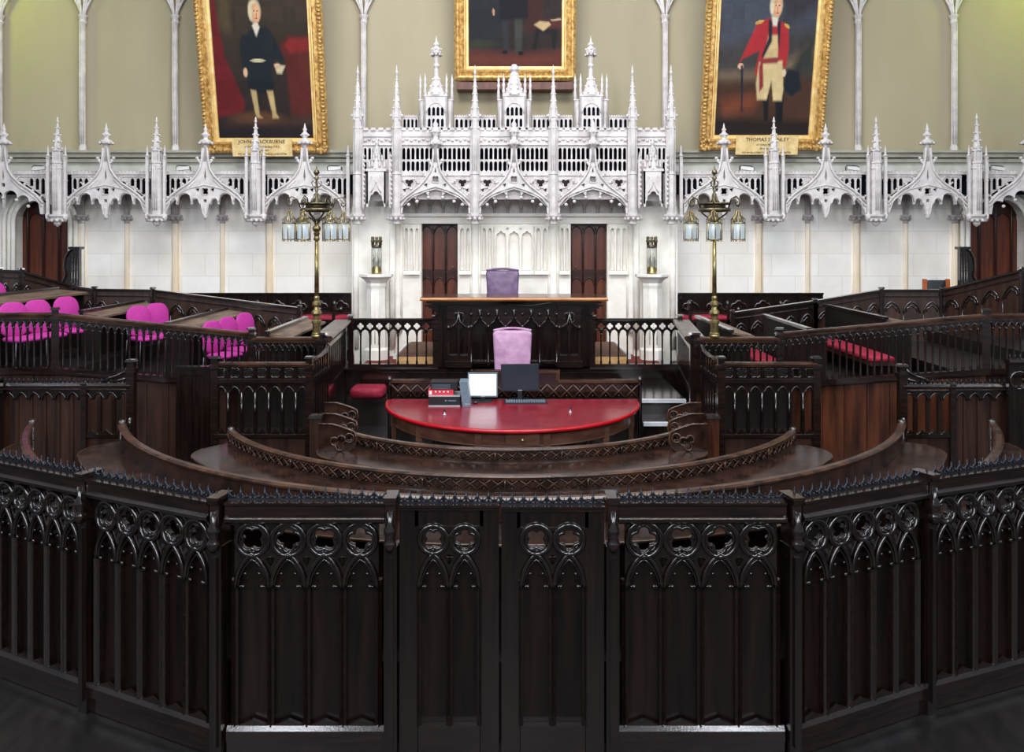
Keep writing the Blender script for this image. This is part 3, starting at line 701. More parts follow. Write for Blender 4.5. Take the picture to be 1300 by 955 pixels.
def portrait(label, lb_px, rb_px, ybot, D, lean, H_, fw, bg, shapes, plaque=None, nx=96, ny=150, ornate=True):
    """hung leaning forward from its bottom edge; lean = metres forward per metre of height"""
    x0, x1 = X(lb_px, D), X(rb_px, D); W_ = x1 - x0; z0 = Zp(ybot, D)
    o = thing('framed_portrait', label, 'painting', (x0, D, z0)); o.rotation_euler = (math.atan(lean), 0, 0)
    def rail(prof):
        mm = M(); c = [(0, 0, 1, 1), (W_, 0, -1, 1), (W_, H_, -1, -1), (0, H_, 1, -1)]; n = len(prof); vs = []
        for cx, cz, sx_, sz_ in c: vs += [(cx + sx_ * a, -b, cz + sz_ * a) for a, b in prof]
        fs = [(i * n + j, ((i + 1) % 4) * n + j, ((i + 1) % 4) * n + (j + 1) % n, i * n + (j + 1) % n) for i in range(4) for j in range(n)]
        return mm.add(vs, fs)
    f = fw
    m = rail([(0, 0), (0, .06), (f * .1, .10), (f * .22, .13), (f * .32, .12), (f * .42, .07), (f * .62, .10), (f * .7, .08), (f * .72, 0)])
    if ornate:
        n1 = int(W_ / .075); n2 = int(H_ / .075)
        for i in range(n1):
            for zz in (f * .2, H_ - f * .2): m.ball((i + .5) * W_ / n1, -.125, zz, .026, .022, .05, 6, 4)
        for i in range(n2):
            for xx in (f * .2, W_ - f * .2): m.ball(xx, -.125, (i + .5) * H_ / n2, .05, .022, .026, 6, 4)
        for cx in (f * .4, W_ - f * .4):
            for cz in (f * .4, H_ - f * .4):
                for a in range(7): m.ball(cx + .1 * cos(a * .9), -.12, cz + .1 * sin(a * .9), .045, .03, .045, 6, 4)
    m.build('gilt_frame', GOLD, o)
    rail([(f * .70, 0), (f * .70, .085), (f * .76, .09), (f * .84, .05), (f * .97, .045), (f, .02), (f, 0)]).build('gilt_slip', GOLDS, o)
    im = raster(nx, ny, bg, shapes)
    cx0, cz0, cw, ch = f * .97, f * .97, W_ - 2 * f * .97, H_ - 2 * f * .97
    vs = [(cx0 + cw * i / nx, -.02, cz0 + ch * j / ny) for j in range(ny + 1) for i in range(nx + 1)]
    fs = [(j * (nx + 1) + i, j * (nx + 1) + i + 1, (j + 1) * (nx + 1) + i + 1, (j + 1) * (nx + 1) + i) for j in range(ny) for i in range(nx)]
    mm = M().add(vs, fs); c = mm.build('canvas', CANV, o); me = c.data
    ca = me.color_attributes.new('paint', 'FLOAT_COLOR', 'CORNER')
    cc = np.ones((ny * nx, 4, 4), np.float32); cc[:, :, :3] = im.reshape(-1, 1, 3); ca.data.foreach_set('color', cc.ravel())
    if plaque:
        a, b, ya, yb, lines = plaque; px0, px1 = (a - lb_px) * D / F, (b - lb_px) * D / F; pz0, pz1 = (ybot - yb) * D / F, (ybot - ya) * D / F
        t = M().box(px0, px1, -.185, -.165, pz0, pz1).build('name_plaque', PLAQ, o)
        for s_, txt, fz in lines:
            cu = bpy.data.curves.new('lettering', 'FONT'); cu.body = txt; cu.size = s_; cu.align_x = 'CENTER'; cu.extrude = .002; cu.resolution_u = 2
            tmp = bpy.data.objects.new('tmp', cu); COL.objects.link(tmp); me = bpy.data.meshes.new_from_object(tmp.evaluated_get(bpy.context.evaluated_depsgraph_get())); bpy.data.objects.remove(tmp)
            me.materials.clear(); me.materials.append(INK)
            q = obj('lettering', me, t, ((px0 + px1) / 2, -.19, pz0 + (pz1 - pz0) * fz)); q.rotation_euler = (pi / 2, 0, 0)
    return o


skin = (196, 160, 128)
# man in dark coat beside a red drape; coordinates over the canvas (0..1, up)
blk = [('p', (92, 24, 28), .6, [(0, 1), (0, .12), (.28, .14), (.3, .2), (.12, .45), (.06, .72), (.02, 1)]),
       ('p', (74, 62, 44), 1.5, [(.08, 1), (.09, .6), (.2, .58), (.22, 1)]), ('p', (70, 20, 24), 1., [(.2, 1), (.5, .88), (.96, .95), (1, 1)]),
       ('p', (78, 30, 26), .8, [(.66, .50), (.78, .56), (1, .56), (1, .12), (.78, .12), (.74, .44)]), ('p', (120, 34, 34), .6, [(.74, .51), (.8, .55), (1, .55), (1, .49), (.8, .47)]),
       ('p', (58, 40, 34), 1., [(.1, .10), (1, .13), (1, .06), (0, .04)]), ('e', (84, 56, 38), .8, (.42, .115, .24, .035, 0)), ('p', (30, 26, 30), 1, [(0, 0), (1, 0), (1, .06), (0, .07)]),
       ('p', (24, 31, 36), .4, [(.36, .70), (.46, .76), (.58, .75), (.68, .62), (.74, .50), (.70, .47), (.64, .52), (.60, .44), (.60, .30), (.40, .28), (.34, .31), (.30, .45), (.28, .60), (.31, .69)]),
       ('p', (20, 25, 34), .4, [(.35, .34), (.62, .34), (.60, .25), (.36, .26)]),
       ('p', (176, 152, 106), .3, [(.365, .28), (.425, .27), (.445, .13), (.475, .115), (.42, .115), (.40, .14)]), ('p', (176, 152, 106), .3, [(.535, .27), (.60, .27), (.62, .14), (.645, .115), (.58, .11), (.575, .15)]),
       ('e', (186, 176, 140), .4, (.46, .50, .075, .012, 0)), ('e', skin, .4, (.325, .41, .022, .035, 0)), ('p', (196, 180, 146), .3, [(.63, .47), (.74, .46), (.70, .40), (.65, .405)]),
       ('e', skin, .4, (.66, .46, .03, .02, 0)), ('p', (206, 196, 180), .3, [(.425, .76), (.46, .80), (.50, .75), (.46, .68)]), ('e', (178, 132, 98), .3, (.475, .815, .042, .046, 0)), ('e', (190, 176, 140), .5, (.435, .835, .038, .035, 20)),
       ('e', (190, 176, 140), .4, (.465, .857, .045, .016, 0)), ('e', (60, 40, 34), .3, (.465, .823, .006, .004, 0)), ('e', (60, 40, 34), .3, (.492, .822, .006, .004, 0)), ('e', (140, 80, 66), .3, (.482, .79, .012, .004, 0)), ('e', (150, 104, 78), .4, (.482, .807, .006, .012, 0))]
def remap(sh, fz, fx=lambda x: x, ys=.72):
    out = []
    for q in sh:
        if q[0] == 'p': out.append((q[0], q[1], q[2], [(fx(x), fz(y)) for x, y in q[3]]))
        else: cx, cy, rx, ry, ro = q[3]; out.append((q[0], q[1], q[2], (fx(cx), fz(cy), rx, ry * ys, ro)))
    return out


HEAD = lambda cx, cy, hair: [('e', hair, .4, (cx, cy + .012, .062, .062, 0)), ('e', (186, 140, 106), .3, (cx + .012, cy, .046, .055, 0)), ('e', (206, 160, 126), .8, (cx + .022, cy + .005, .028, .04, 0)), ('e', hair, .5, (cx - .04, cy + .01, .02, .045, 0)),
        ('e', (66, 42, 34), .3, (cx - .002, cy + .010, .008, .004, 0)), ('e', (66, 42, 34), .3, (cx + .032, cy + .010, .008, .004, 0)), ('e', (160, 108, 82), .4, (cx + .018, cy - .010, .007, .014, 0)), ('e', (146, 80, 66), .3, (cx + .017, cy - .030, .014, .004, 0))]
blk = blk[:7] + remap(blk[7:-7], lambda v: v if v < .25 else .25 + (v - .25) * .72) + HEAD(.455, .685, (190, 178, 146)) + [('e', (200, 190, 170), .3, (.47, .618, .022, .014, 0))]
portrait('gilt-framed leaning portrait of standing man in dark coat beside red drape', 261.5, 418, 194, 17.92, .225, 4.25, .31, [((34, 26, 28), (58, 48, 36))], blk,
         (299, 374, 175, 197, [(.105, 'JOHN BLACKBURNE', .74), (.06, 'of Orford and Hale Esq. F.R.S.', .50), (.045, 'for many years', .31), (.052, 'M.P. for COUNTY PALATINE of LANCASTER', .08)]))
stn = [('p', (62, 66, 76), 2, [(0, 1), (1, 1), (1, .6), (0, .5)]), ('p', (128, 108, 84), 2., [(.05, .33), (.55, .34), (1, .50), (1, .44), (.5, .30), (0, .31)]), ('p', (48, 46, 52), 2, [(.6, .9), (1, .95), (1, .7), (.65, .6)]),
       ('p', (66, 44, 34), 1.5, [(0, .30), (1, .33), (1, .05), (0, .03)]), ('p', (34, 26, 24), 1, [(0, 0), (1, 0), (1, .08), (0, .10)]), ('p', (106, 56, 36), 1.5, [(.05, .2), (.5, .24), (.4, .14), (.1, .12)]), ('p', (44, 48, 44), 1.5, [(.75, .32), (1, .36), (1, .55), (.85, .48)]),
       ('p', (22, 22, 26), .3, [(.43, .36), (.50, .36), (.51, .13), (.47, .12)]), ('p', (22, 22, 26), .3, [(.57, .34), (.66, .34), (.66, .10), (.59, .11)]),
       ('p', (24, 30, 38), .4, [(.68, .52), (.80, .50), (.84, .38), (.74, .33), (.64, .38)]),
       ('p', (158, 42, 46), .3, [(.34, .82), (.46, .85), (.54, .84), (.66, .80), (.68, .66), (.66, .52), (.60, .54), (.56, .62), (.50, .60), (.44, .48), (.38, .42), (.34, .50), (.38, .64), (.32, .62), (.20, .58), (.17, .55), (.26, .70)]),
       ('p', (200, 178, 130), .3, [(.38, .56), (.62, .57), (.65, .38), (.64, .30), (.55, .30), (.52, .44), (.48, .31), (.38, .31), (.36, .42)]), ('p', (188, 164, 118), .3, [(.46, .74), (.56, .74), (.57, .59), (.42, .58)]),
       ('p', (32, 34, 44), .3, [(.45, .84), (.49, .84), (.50, .70), (.42, .59), (.40, .60), (.46, .72)]), ('p', (32, 34, 44), .3, [(.54, .84), (.58, .83), (.58, .64), (.56, .70)]),
       ('p', (132, 48, 52), .3, [(.40, .585), (.58, .59), (.57, .555), (.42, .55), (.44, .40), (.40, .36), (.38, .52)]), ('e', (184, 150, 78), .3, (.36, .825, .045, .012, 10)), ('e', (184, 150, 78), .3, (.645, .80, .03, .012, -20)),
       ('e', skin, .3, (.19, .535, .03, .02, 0)), ('p', (24, 34, 50), .2, [(.19, .54), (.215, .54), (.235, .20), (.22, .20)]), ('e', (210, 190, 160), .3, (.645, .49, .02, .025, 0)), ('p', (200, 196, 180), .3, [(.48, .86), (.55, .86), (.54, .80), (.50, .80)]),
       ('e', (200, 148, 112), .3, (.515, .905, .045, .045, 0)), ('e', (188, 172, 142), .4, (.515, .945, .05, .028, 0)), ('e', (70, 44, 36), .3, (.50, .91, .006, .004, 0)), ('e', (70, 44, 36), .3, (.535, .91, .006, .004, 0)), ('e', (150, 84, 68), .3, (.518, .882, .013, .004, 0))]
stn = stn[:7] + remap(stn[7:-5], lambda v: v * .65 if v < .31 else .20 + (v - .31) * .82, lambda x: x + .05, .82) + HEAD(.57, .70, (194, 180, 152))
portrait('gilt-framed leaning portrait of officer in red coat holding sword', 887, 1043, 190.5, 17.92, .225, 4.25, .31, [((46, 36, 30), (70, 72, 76))], stn,
         (931, 1009, 172, 195, [(.105, 'THOMAS STANLEY', .74), (.06, 'of Cross Hall Esq.', .50), (.045, 'for many years', .31), (.048, 'M.P. for the COUNTY PALATINE of LANCASTER', .08)]))
mid = [('p', (30, 32, 36), 1, [(0, 1), (0, .1), (.35, .12), (.4, 1)]), ('p', (54, 28, 26), 1, [(.55, 1), (.8, 1), (.8, .2), (.6, .2)]), ('p', (82, 34, 32), 1, [(.72, .245), (1, .26), (1, .225), (.75, .22)]),
       ('p', (88, 44, 36), 1.2, [(0, .0), (1, .0), (1, .09), (.6, .07), (0, .09)]), ('e', (40, 46, 34), 1, (.15, .13, .16, .02, 0)), ('p', (20, 20, 22), .4, [(.72, .21), (.95, .21), (.93, .1), (.9, .1), (.88, .19), (.76, .19), (.72, .1), (.69, .1)]),
       ('p', (40, 42, 46), .4, [(.36, .28), (.43, .28), (.43, .09), (.38, .09)]), ('p', (52, 54, 48), .4, [(.49, .28), (.58, .28), (.57, .08), (.50, .08)]), ('e', (20, 18, 20), .3, (.39, .082, .03, .012, 0)), ('e', (20, 18, 20), .3, (.56, .075, .03, .012, 0)),
       ('p', (20, 20, 26), .4, [(.32, .75), (.60, .75), (.64, .27), (.34, .26)]), ('p', (170, 146, 108), .2, [(.70, .235), (.76, .255), (.86, .25), (.88, .235), (.80, .20)]), ('e', (170, 120, 96), .3, (.27, .305, .014, .02, 20)), ('p', (176, 160, 130), .2, [(.88, .262), (.98, .27), (.99, .262), (.89, .257)]),
       ('e', (176, 136, 104), .3, (.47, .84, .06, .045, 0)), ('e', (60, 44, 34), .3, (.47, .875, .06, .025, 0))]
portrait("gilt-framed portrait above the judge's chair showing dark-clothed legs and side table", 577, 731, 103, 17.92, .10, 4.2, .30, [((40, 30, 28), (34, 34, 40))], mid, ornate=False)
m = M(); m.box(X(580, 18), X(728, 18), 17.88, 18.3, Zp(114, 17.95), Zp(105, 17.95)); m.build('picture_ledge', DOORW, label='reddish brown wooden ledge directly beneath the central portrait', category='ledge')

# ------------------------------------------------------------------ raked floors behind the rails
for s_ in (-1, 1):
    for a, b, z in ((2.87, 4.45, 1.42), (4.45, 6.1, 1.6), (6.1, 7.3, 1.8), (7.3, 9.6, 2.0)):
        m = M(); x0, x1 = sorted((s_ * a, s_ * b)); m.box(x0, x1, 12.22 if a < 4 else 11.95, 15.5 if a < 4 else 17.95, 0, z); m.build('trim_%d' % ti, FLOOR, kind='structure'); ti += 1
WF = .58
pts_ = [(-2.0, 6.25), (2.0, 6.25), (3.25, 6.92), (4.45, 7.42), (6.4, 8.9), (6.4, 14), (-6.4, 14), (-6.4, 8.9), (-4.55, 7.5), (-3.3, 6.92)]
m = M(); n_ = len(pts_); m.add([(x, y, z) for z in (.02, WF) for x, y in pts_], [tuple(range(n_))[::-1], tuple(range(n_, 2 * n_))] + [(i, (i + 1) % n_, n_ + (i + 1) % n_, n_ + i) for i in range(n_)]); m.build('floor_well', FLOOR, kind='structure')
m = M(); m.box(-2.8, 2.8, 14.85, 18, 0, Zf); m.build('floor_dais', CARPET, kind='structure')
m = M(); m.box(-1.75, 1.75, 12.75, 14.75, WF, .95); m.build('floor_clerk', FLOOR, kind='structure')
for s_ in (-1, 1):
    m = M(); m.box(-9.6 if s_ < 0 else 3.25, -3.25 if s_ < 0 else 9.6, 16.0, 17.95, 1.4, 1.65); m.build('trim_%d' % ti, FLOOR, kind='structure'); ti += 1


# ------------------------------------------------------------------ balustrades
def frame2(p0, p1):
    dx, dy = p1[0] - p0[0], p1[1] - p0[1]; return hypot(dx, dy), atan2(dy, dx)


def post(m, x, z0, z1, w_=.05, dz=0):
    m.box(x - w_, x + w_, -w_, w_, z0 + dz, z1 - .12 + dz); m.box(x - w_ * 1.3, x + w_ * 1.3, -w_ * 1.3, w_ * 1.3, z1 - .12 + dz, z1 - .07 + dz)
    m.box(x - w_ * .9, x + w_ * .9, -w_ * .9, w_ * .9, z1 - .07 + dz, z1 + .01 + dz); m.frus(x, 0, z1 + .01 + dz, w_ * 1.35, w_ * 1.35, z1 + .035 + dz, w_ * 1.1, w_ * 1.1)


def balustrade(label, p0, p1, zb0, zb1, h, pitch, style='arcade', posts=(0, 1), group='dark oak balustrades', wallz=None, wall=None):
    """pierced rail from p0 to p1 (plan), bottom heights zb0, zb1"""
    L_, a = frame2(p0, p1); sl = (zb1 - zb0) / L_; o = thing('oak_balustrade', label, 'railing', (p0[0], p0[1], zb0), a, group)
    m = M(); pr = [(-.05, h - .045), (-.055, h - .02), (-.03, h), (.03, h), (.055, h - .02), (.05, h - .045)]
    m.sweep(pr, [(0, 0, 0, 1), (L_, 0, 0, 1)]); m.box(0, L_, -.03, .03, h - .075, h - .045); m.shear(sl); m.build('top_rail', WOODF if style != 'judge' else WOODX, o)
    m = M(); m.box(0, L_, -.04, .04, 0, .05); m.box(0, L_, -.05, .05, -.03, 0.); m.shear(sl); m.build('bottom_rail', WOODX, o)
    n = max(3, round(L_ / pitch)); st = L_ / n
    m = M(); za = h - .075; z_s = za - (.10 if style == 'arcade' else .185); low = []
    for i in range(n):
        ar = arch_pts((i + .5) * st, z_s, st * .78, .065, 6, .008)
        low += [(i * st, z_s - .01)] * (i == 0) + ar
        low.append(((i + 1) * st, z_s - .01)) if i == n - 1 else None
    hs = []
    if style == 'judge': hs = [foil(i * st, za - .062, .056, 4, 0) for i in range(1, n)]
    m.plate(low + [(L_, za), (0, za)], hs, -.018, .018)
    for i in range(n):
        m.tube([(x, -.024, z) for x, z in arch_pts((i + .5) * st, z_s, st * .8, .07, 5)], .007, 4)
        if style == 'arcade': m.ball((i + .5) * st, -.02, za - .012, .016, .012, .012, 5, 3)
    m.shear(sl); m.build('arcading', WOOD, o)
    b = M(); b.lathe([(.018, .05), (.021, .08), (.014, .11), (.014, z_s - .05), (.02, z_s - .02), (.018, z_s + .02)], 0, 0, 6); bm_ = b.mesh('baluster', WOODX)
    for i in range(1, n): obj('baluster', bm_, o, (i * st, 0, sl * i * st))
    for q in posts:
        m = M(); post(m, 0, -.03, h + .03, .045); m.build('newel_post', WOODX, o, (q * L_, 0, sl * q * L_))
    if wallz is not None:
        m = M(); nb = max(1, round(L_ / .27)); bw = L_ / nb
        for i in range(nb):
            m.add([(i * bw + .004, y, z) for y in (0, .05) for z in (wallz - zb0, sl * i * bw - .03)] + [((i + 1) * bw - .004, y, z) for y in (0, .05) for z in (wallz - zb0, sl * (i + 1) * bw - .03)],
                  [(0, 4, 5, 1), (2, 3, 7, 6), (0, 1, 3, 2), (4, 6, 7, 5), (1, 5, 7, 3), (0, 2, 6, 4)])
        m.box(0, L_, .03, .06, wallz - zb0, min(0, sl * L_) - .04)
        m.build('boarding', wall or BROWND, o)
    return o


def q3(px, py, D): return (X(px, D), D)


# judge's rail either side of the desk
for a, b, lb in ((446, 553, "quatrefoil balustrade beside the judge's desk, on the pink-chair side"), (752, 863, "quatrefoil balustrade beside the judge's desk, on the red-bench side")):
    balustrade(lb, (X(a, 14.8), 14.8), (X(b, 14.8), 14.8), 1.42, 1.42, .83, .155, 'judge', (0, 1), "balustrades beside the judge's desk")
m = M(); m.box(-2.9, 2.9, 14.72, 14.84, WF, 1.40)
for a, b in ((-2.75, -1.9), (-1.8, -.6), (-.5, .5), (.6, 1.8), (1.9, 2.75)): m.box(a, b, 14.70, 14.72, 1.0, 1.34)
m.box(-2.9, 2.9, 14.68, 14.72, 1.36, 1.40); m.build('dais_front', WOOD, label="dark oak panelled dais front beneath the judge's desk and its balustrades", category='panelling')

SIDES = ((-1, 'pink-chair side', (319, 407), (70, 397), 0), (1, 'red-bench side', (990, 884), (1252, 398), 1))
for s_, sd, (c0, c1), (g0, gy), ri in SIDES:
    D1 = 12.1; xin = X(c1, D1); xo = X(c0, D1); zt = Zp(428, D1)
    # short front rail by the lamp
    balustrade('short level dark balustrade running to the lamp standard, ' + sd, (min(xin, xo), D1), (max(xin, xo), D1), zt - .72, zt - .72, .72, .088, wallz=WF, group='level balustrades by the lamp standards')
    # long sloping rail
    xg = X(g0, 11.0); zg = Zp(gy, 11.0); zin = Zp(422, 12.1)
    if s_ < 0: balustrade('long sloping dark balustrade in front of the pink chairs', (xg, 11.0), (xo, D1), zg - .75, zin - .75, .75, .087, wallz=WF, group='sloping balustrades')
    else: balustrade('long sloping dark balustrade in front of the red-cushioned benches', (xo, D1), (xg, 11.0), zin - .75, zg - .75, .75, .087, wallz=WF, group='sloping balustrades', wall=BROWN)
    xe = -8.0 if s_ < 0 else 8.2
    a_, b_ = (xe, 11.0), (xg, 11.0)
    if s_ > 0: a_, b_ = b_, a_
    balustrade('level outer stretch of dark balustrade at the edge of view, ' + sd, a_, b_, zg - .75, zg - .75, .75, .087, wallz=WF, posts=(), group='level outer balustrades')
    # inner side wall of the well: boarded panel with moulded cap
    p0, p1 = (xin, 12.2), (s_ * 2.86, 14.66)
    L_, an = frame2(p0, p1); o = thing('well_side_panel', 'dark slatted panelling with moulded cap running back from lamp standard, ' + sd, 'panelling', (p0[0], p0[1], WF), an)
    f = -s_  # local y direction facing the well
    m = M(); m.box(0, L_, -.03, .03, 0, zt - WF - .1); m.build('panel_back', WOOD, o)
    m = M(); n = 16
    for i in range(n + 1): m.box(i * L_ / n - .012, i * L_ / n + .012, -.055, .055, .9, zt - WF - .2)
    m.box(0, L_, -.06, .06, .84, .90); m.box(0, L_, -.06, .06, zt - WF - .2, zt - WF - .14); m.build('panel_slats', WOODX, o)
    m = M(); m.sweep([(-.12, zt - WF - .07), (-.15, zt - WF - .03), (-.13, zt - WF), (.13, zt - WF), (.15, zt - WF - .03), (.12, zt - WF - .07), (.05, zt - WF - .14), (-.05, zt - WF - .14)], [(0, 0, 0, 1), (L_, 0, 0, 1)])
    for i in range(40): m.box(i * L_ / 40, i * L_ / 40 + .03, -.075, .075, zt - WF - .115, zt - WF - .08)
    m.build('moulded_cap', WOODF, o)
    m = M(); post(m, 0, 0, zt - WF + .02, .07); m.build('corner_post', WOODX, o)

# ------------------------------------------------------------------ judge's desk
DJ = 14.7; o = thing('judges_desk', "long carved dark oak judge's desk with pale oak top edge", 'desk', (X(652.5, DJ), DJ, 1.43)); kj = K(DJ)
zt = Zp(378, DJ - .15) - 1.43
hw = 117.5 * kj
m = M(); m.box(-hw, hw, -.16, .78, zt - .012, zt + .004); m.build('desk_top', mat('polished_oak_top', (70, 38, 22), (96, 56, 32), .16, scale=(3, 14, 14), spec=.6), o)
m = M(); m.sweep([(-.17, zt - .055), (-.185, zt - .03), (-.17, zt), (.78, zt - .001), (.78, zt - .055)], [(-hw - .01, 0, 0, 1), (hw + .01, 0, 0, 1)]); m.build('desk_edge', OAKE, o)
m = M(); hb = 97 * kj
m.sweep([(-.13, zt - .10), (-.15, zt - .06), (.7, zt - .06), (.7, zt - .10)], [(-hw + .1, 0, 0, 1), (hw - .1, 0, 0, 1)])
m.sweep([(-.10, zt - .13), (-.12, zt - .10), (.7, zt - .10), (.7, zt - .13)], [(-hw + .22, 0, 0, 1), (hw - .22, 0, 0, 1)])
for s_ in (-1, 1):
    for t in range(6): m.box(*sorted((s_ * (hb - .02), s_ * (hb + .20 * (1 - (t / 6)) ** 2 + .01))), -.04, .6, zt - .16 - .03 * t, zt - .13 - .03 * t)
m.build('cornice', WOOD, o)
m = M(); m.box(-hb, hb, .05, .6, 0, zt - .1); m.build('desk_carcass', WOOD, o)
for s_ in (-1, 1):
    c = s_ * 70 * kj; W_ = 30 * kj; z1 = zt - .14
    m = M(); m.plate([(-W_ / 2, .1), (W_ / 2, .1), (W_ / 2, z1), (-W_ / 2, z1)], [arch_pts(q * W_ * .22, .62, W_ * .34, .10, 6, .015)[::-1] + [(q * W_ * .22 - W_ * .17, .20), (q * W_ * .22 + W_ * .17, .20)] for q in (-1, 1)] + [foil(0, .83, .075)], -.05, .05)
    m.box(-W_ / 2 - .02, W_ / 2 + .02, -.08, 0, 0, .1); m.tube([(-.17, -.07, .66), (-.1, -.08, .70), (-.03, -.09, .76), (0, -.09, .92)], .02, 6); m.tube([(.17, -.07, .66), (.1, -.08, .70), (.03, -.09, .76), (0, -.09, .92)], .02, 6)
    m.tube([(x, -.055, z) for x, z in foil(0, .84, .1)], .012, 5, True)
    for q in (-.17, .17, 0): m.ball(q, -.07, .68 if q else .92, .03)
    m.build('end_pilaster', WOODX, o, (c, 0, 0))
m = M(); W_ = 108 * kj; st = W_ / 5; z1 = zt - .11; hs = []
for i in range(5): hs.append(arch_pts(-W_ / 2 + (i + .5) * st, .62, st * .8, .22, 10, .035)[::-1] + [(-W_ / 2 + (i + .1) * st, .1), (-W_ / 2 + (i + .9) * st, .1)])
m.plate([(-W_ / 2, .06), (W_ / 2, .06), (W_ / 2, z1), (-W_ / 2, z1)], hs, -.04, .05); m.build('arcaded_front', WOODX, o)
m = M()
for i in range(6): m.lathe([(.03, .03), (.03, .1), (.016, .13), (.016, .66), (.03, .69), (.02, .72)], -W_ / 2 + i * st, -.05, 6); m.ball(-W_ / 2 + i * st, -.05, .90, .03)
for i in range(5): m.tube([(x, -.05, z) for x, z in arch_pts(-W_ / 2 + (i + .5) * st, .62, st * .86, .25, 10, .045)], .017, 6); m.lathe([(.01, .84), (.035, .87), (.015, .90), (.04, .96), (.01, 1.0)], -W_ / 2 + (i + .5) * st, -.06, 6); m.ball(-W_ / 2 + (i + .5) * st, -.05, .93, .028)
m.build('front_colonnettes', WOODX, o)
m = M(); m.tube([(.55, .0, zt + .01), (.62, -.16, zt - .08), (.3, -.17, zt - .13), (-.1, -.165, zt - .12)], .006, 5)
m.build('loose_cable', BLACKP, o)

# platform behind the desk and pale box sides
for s_, lb in ((-1, 'low platform with pale wood side behind balustrade, pink-chair side'), (1, 'low platform with pale wood side behind balustrade, red-bench side')):
    x0, x1 = sorted((s_ * 1.35, s_ * 2.0)); o = thing('low_platform', lb, 'platform', ((x0 + x1) / 2, 15.0, Zf)); W_ = (x1 - x0) / 2
    m = M(); m.box(-W_, W_, 0, 2.0, .0, .31); m.build('platform_side', PINE, o)
    m = M(); m.box(-W_ + .02, W_ - .02, .02, 2.0, .31, .33); m.build('platform_top', mat('worn_brown_covering', (84, 56, 42), (112, 78, 60), .8, scale=(12, 12, 12)), o)
    m = M(); m.box(*sorted((s_ * (W_ + .0), s_ * (W_ + .06))), 0, 2.0, .27, .34); m.build('platform_trim', WHITEP, o)
m = M(); m.box(-1.34, 1.34, 15.45, 17.5, Zf, 1.58); m.build('floor_judge', CARPET, kind='structure')


# ------------------------------------------------------------------ chairs
def roundrect(w_, h, r, n=4, z0=0., top=0.):
    pts = []
    for cx, cz, a0 in ((w_ / 2 - r, r, -pi / 2), (w_ / 2 - r, h - r, 0), (-w_ / 2 + r, h - r, pi / 2), (-w_ / 2 + r, r, pi)):
        for i in range(n + 1):
            a = a0 + i * pi / 2 / n; x, z = cx + r * cos(a), cz + r * sin(a); pts.append((x, z0 + z + (top * (1 - (2 * x / w_) ** 2) if z > h / 2 else 0)))
    return pts


def pad(m, w_, h, r, t, z0, top=0., y=0., tilt=0., puff=.25):
    P_ = roundrect(w_, h, r, 5, z0, top); c = (sum(p[0] for p in P_) / len(P_), sum(p[1] for p in P_) / len(P_)); n = len(P_); vs = []; fs = []; lay = ((.0, .80), (.15, .93), (.4, 1.), (.6, 1.), (.85, .93), (1., .80))
    for d, sc in lay: vs += [(c[0] + (x - c[0]) * (1 - (1 - sc) * .5), y + t * (d - .5), c[1] + (z - c[1]) * (1 - (1 - sc) * .5)) for x, z in P_]
    for k in range(len(lay) - 1):
        for i in range(n): fs.append((k * n + i, k * n + (i + 1) % n, (k + 1) * n + (i + 1) % n, (k + 1) * n + i))
    s0 = len(m.v); vs += [(c[0], y - t * .5 - t * puff, c[1]), (c[0], y + t * .5 + t * puff, c[1])]
    for i in range(n): fs.append((len(lay) * n, (i + 1) % n, i)); fs.append((len(lay) * n + 1, (len(lay) - 1) * n + i, (len(lay) - 1) * n + (i + 1) % n))
    m.add(vs, fs, True)
    if tilt: m.xf(lambda x, yy, z: (x, yy + tilt * (z - z0), z), s0)
    return m


def leather_chair(label, loc, rz, A, name, w0=.56, w1=.64, H_=1.5):
    o = thing(name, label, 'chair', loc, rz)
    m = pad(M(), .6, .92, .05, .09, .5, .035, .26, .09)
    m.xf(lambda x, y, z: (x * (.88 + .16 * (z - .5) / .92), y + .05 * (x / .3) ** 2 * -1, z)); m.build('backrest', A, o)
    m = M(); m.tube([(x, .345 - .05 * (x / .3) ** 2, 1.425 + .035 * (1 - (x / .3) ** 2)) for x in [(-.3 + .06 * i) for i in range(11)]], .022, 8); m.build('top_roll', A, o)
    m = pad(M(), .56, .52, .08, .12, 0, 0, 0, 0); m.xf(lambda x, y, z: (x, z - .28, .5 - y)); m.build('seat', A, o)
    m = M(); m.lathe([(.03, .08), (.03, .42), (.06, .44)], 0, 0, 10)
    for a in range(5): m.tube([(0, 0, .10), (.28 * cos(a * 1.2566 + .3), .28 * sin(a * 1.2566 + .3), .05)], .018, 6); m.ball(.28 * cos(a * 1.2566 + .3), .28 * sin(a * 1.2566 + .3), .028, .028)
    m.build('swivel_base', STEEL, o)
    for s_ in (-1, 1):
        m = M(); m.tube([(s_ * .29, .22, .72), (s_ * .31, .05, .74), (s_ * .31, -.18, .72), (s_ * .27, -.16, .52)], .022, 8); m.build('armrest', BLACKP, o)
    return o


JC = X(638, 16.1)
leather_chair("purple leather high-backed judge's chair behind the long desk", (JC, 15.9, 1.58), 0, PURP, 'judges_chair')
leather_chair("lilac leather clerk's chair between monitors and the judge's desk", (X(650.5, 13.6), 13.5, .72), 0, LILAC, 'clerks_chair')


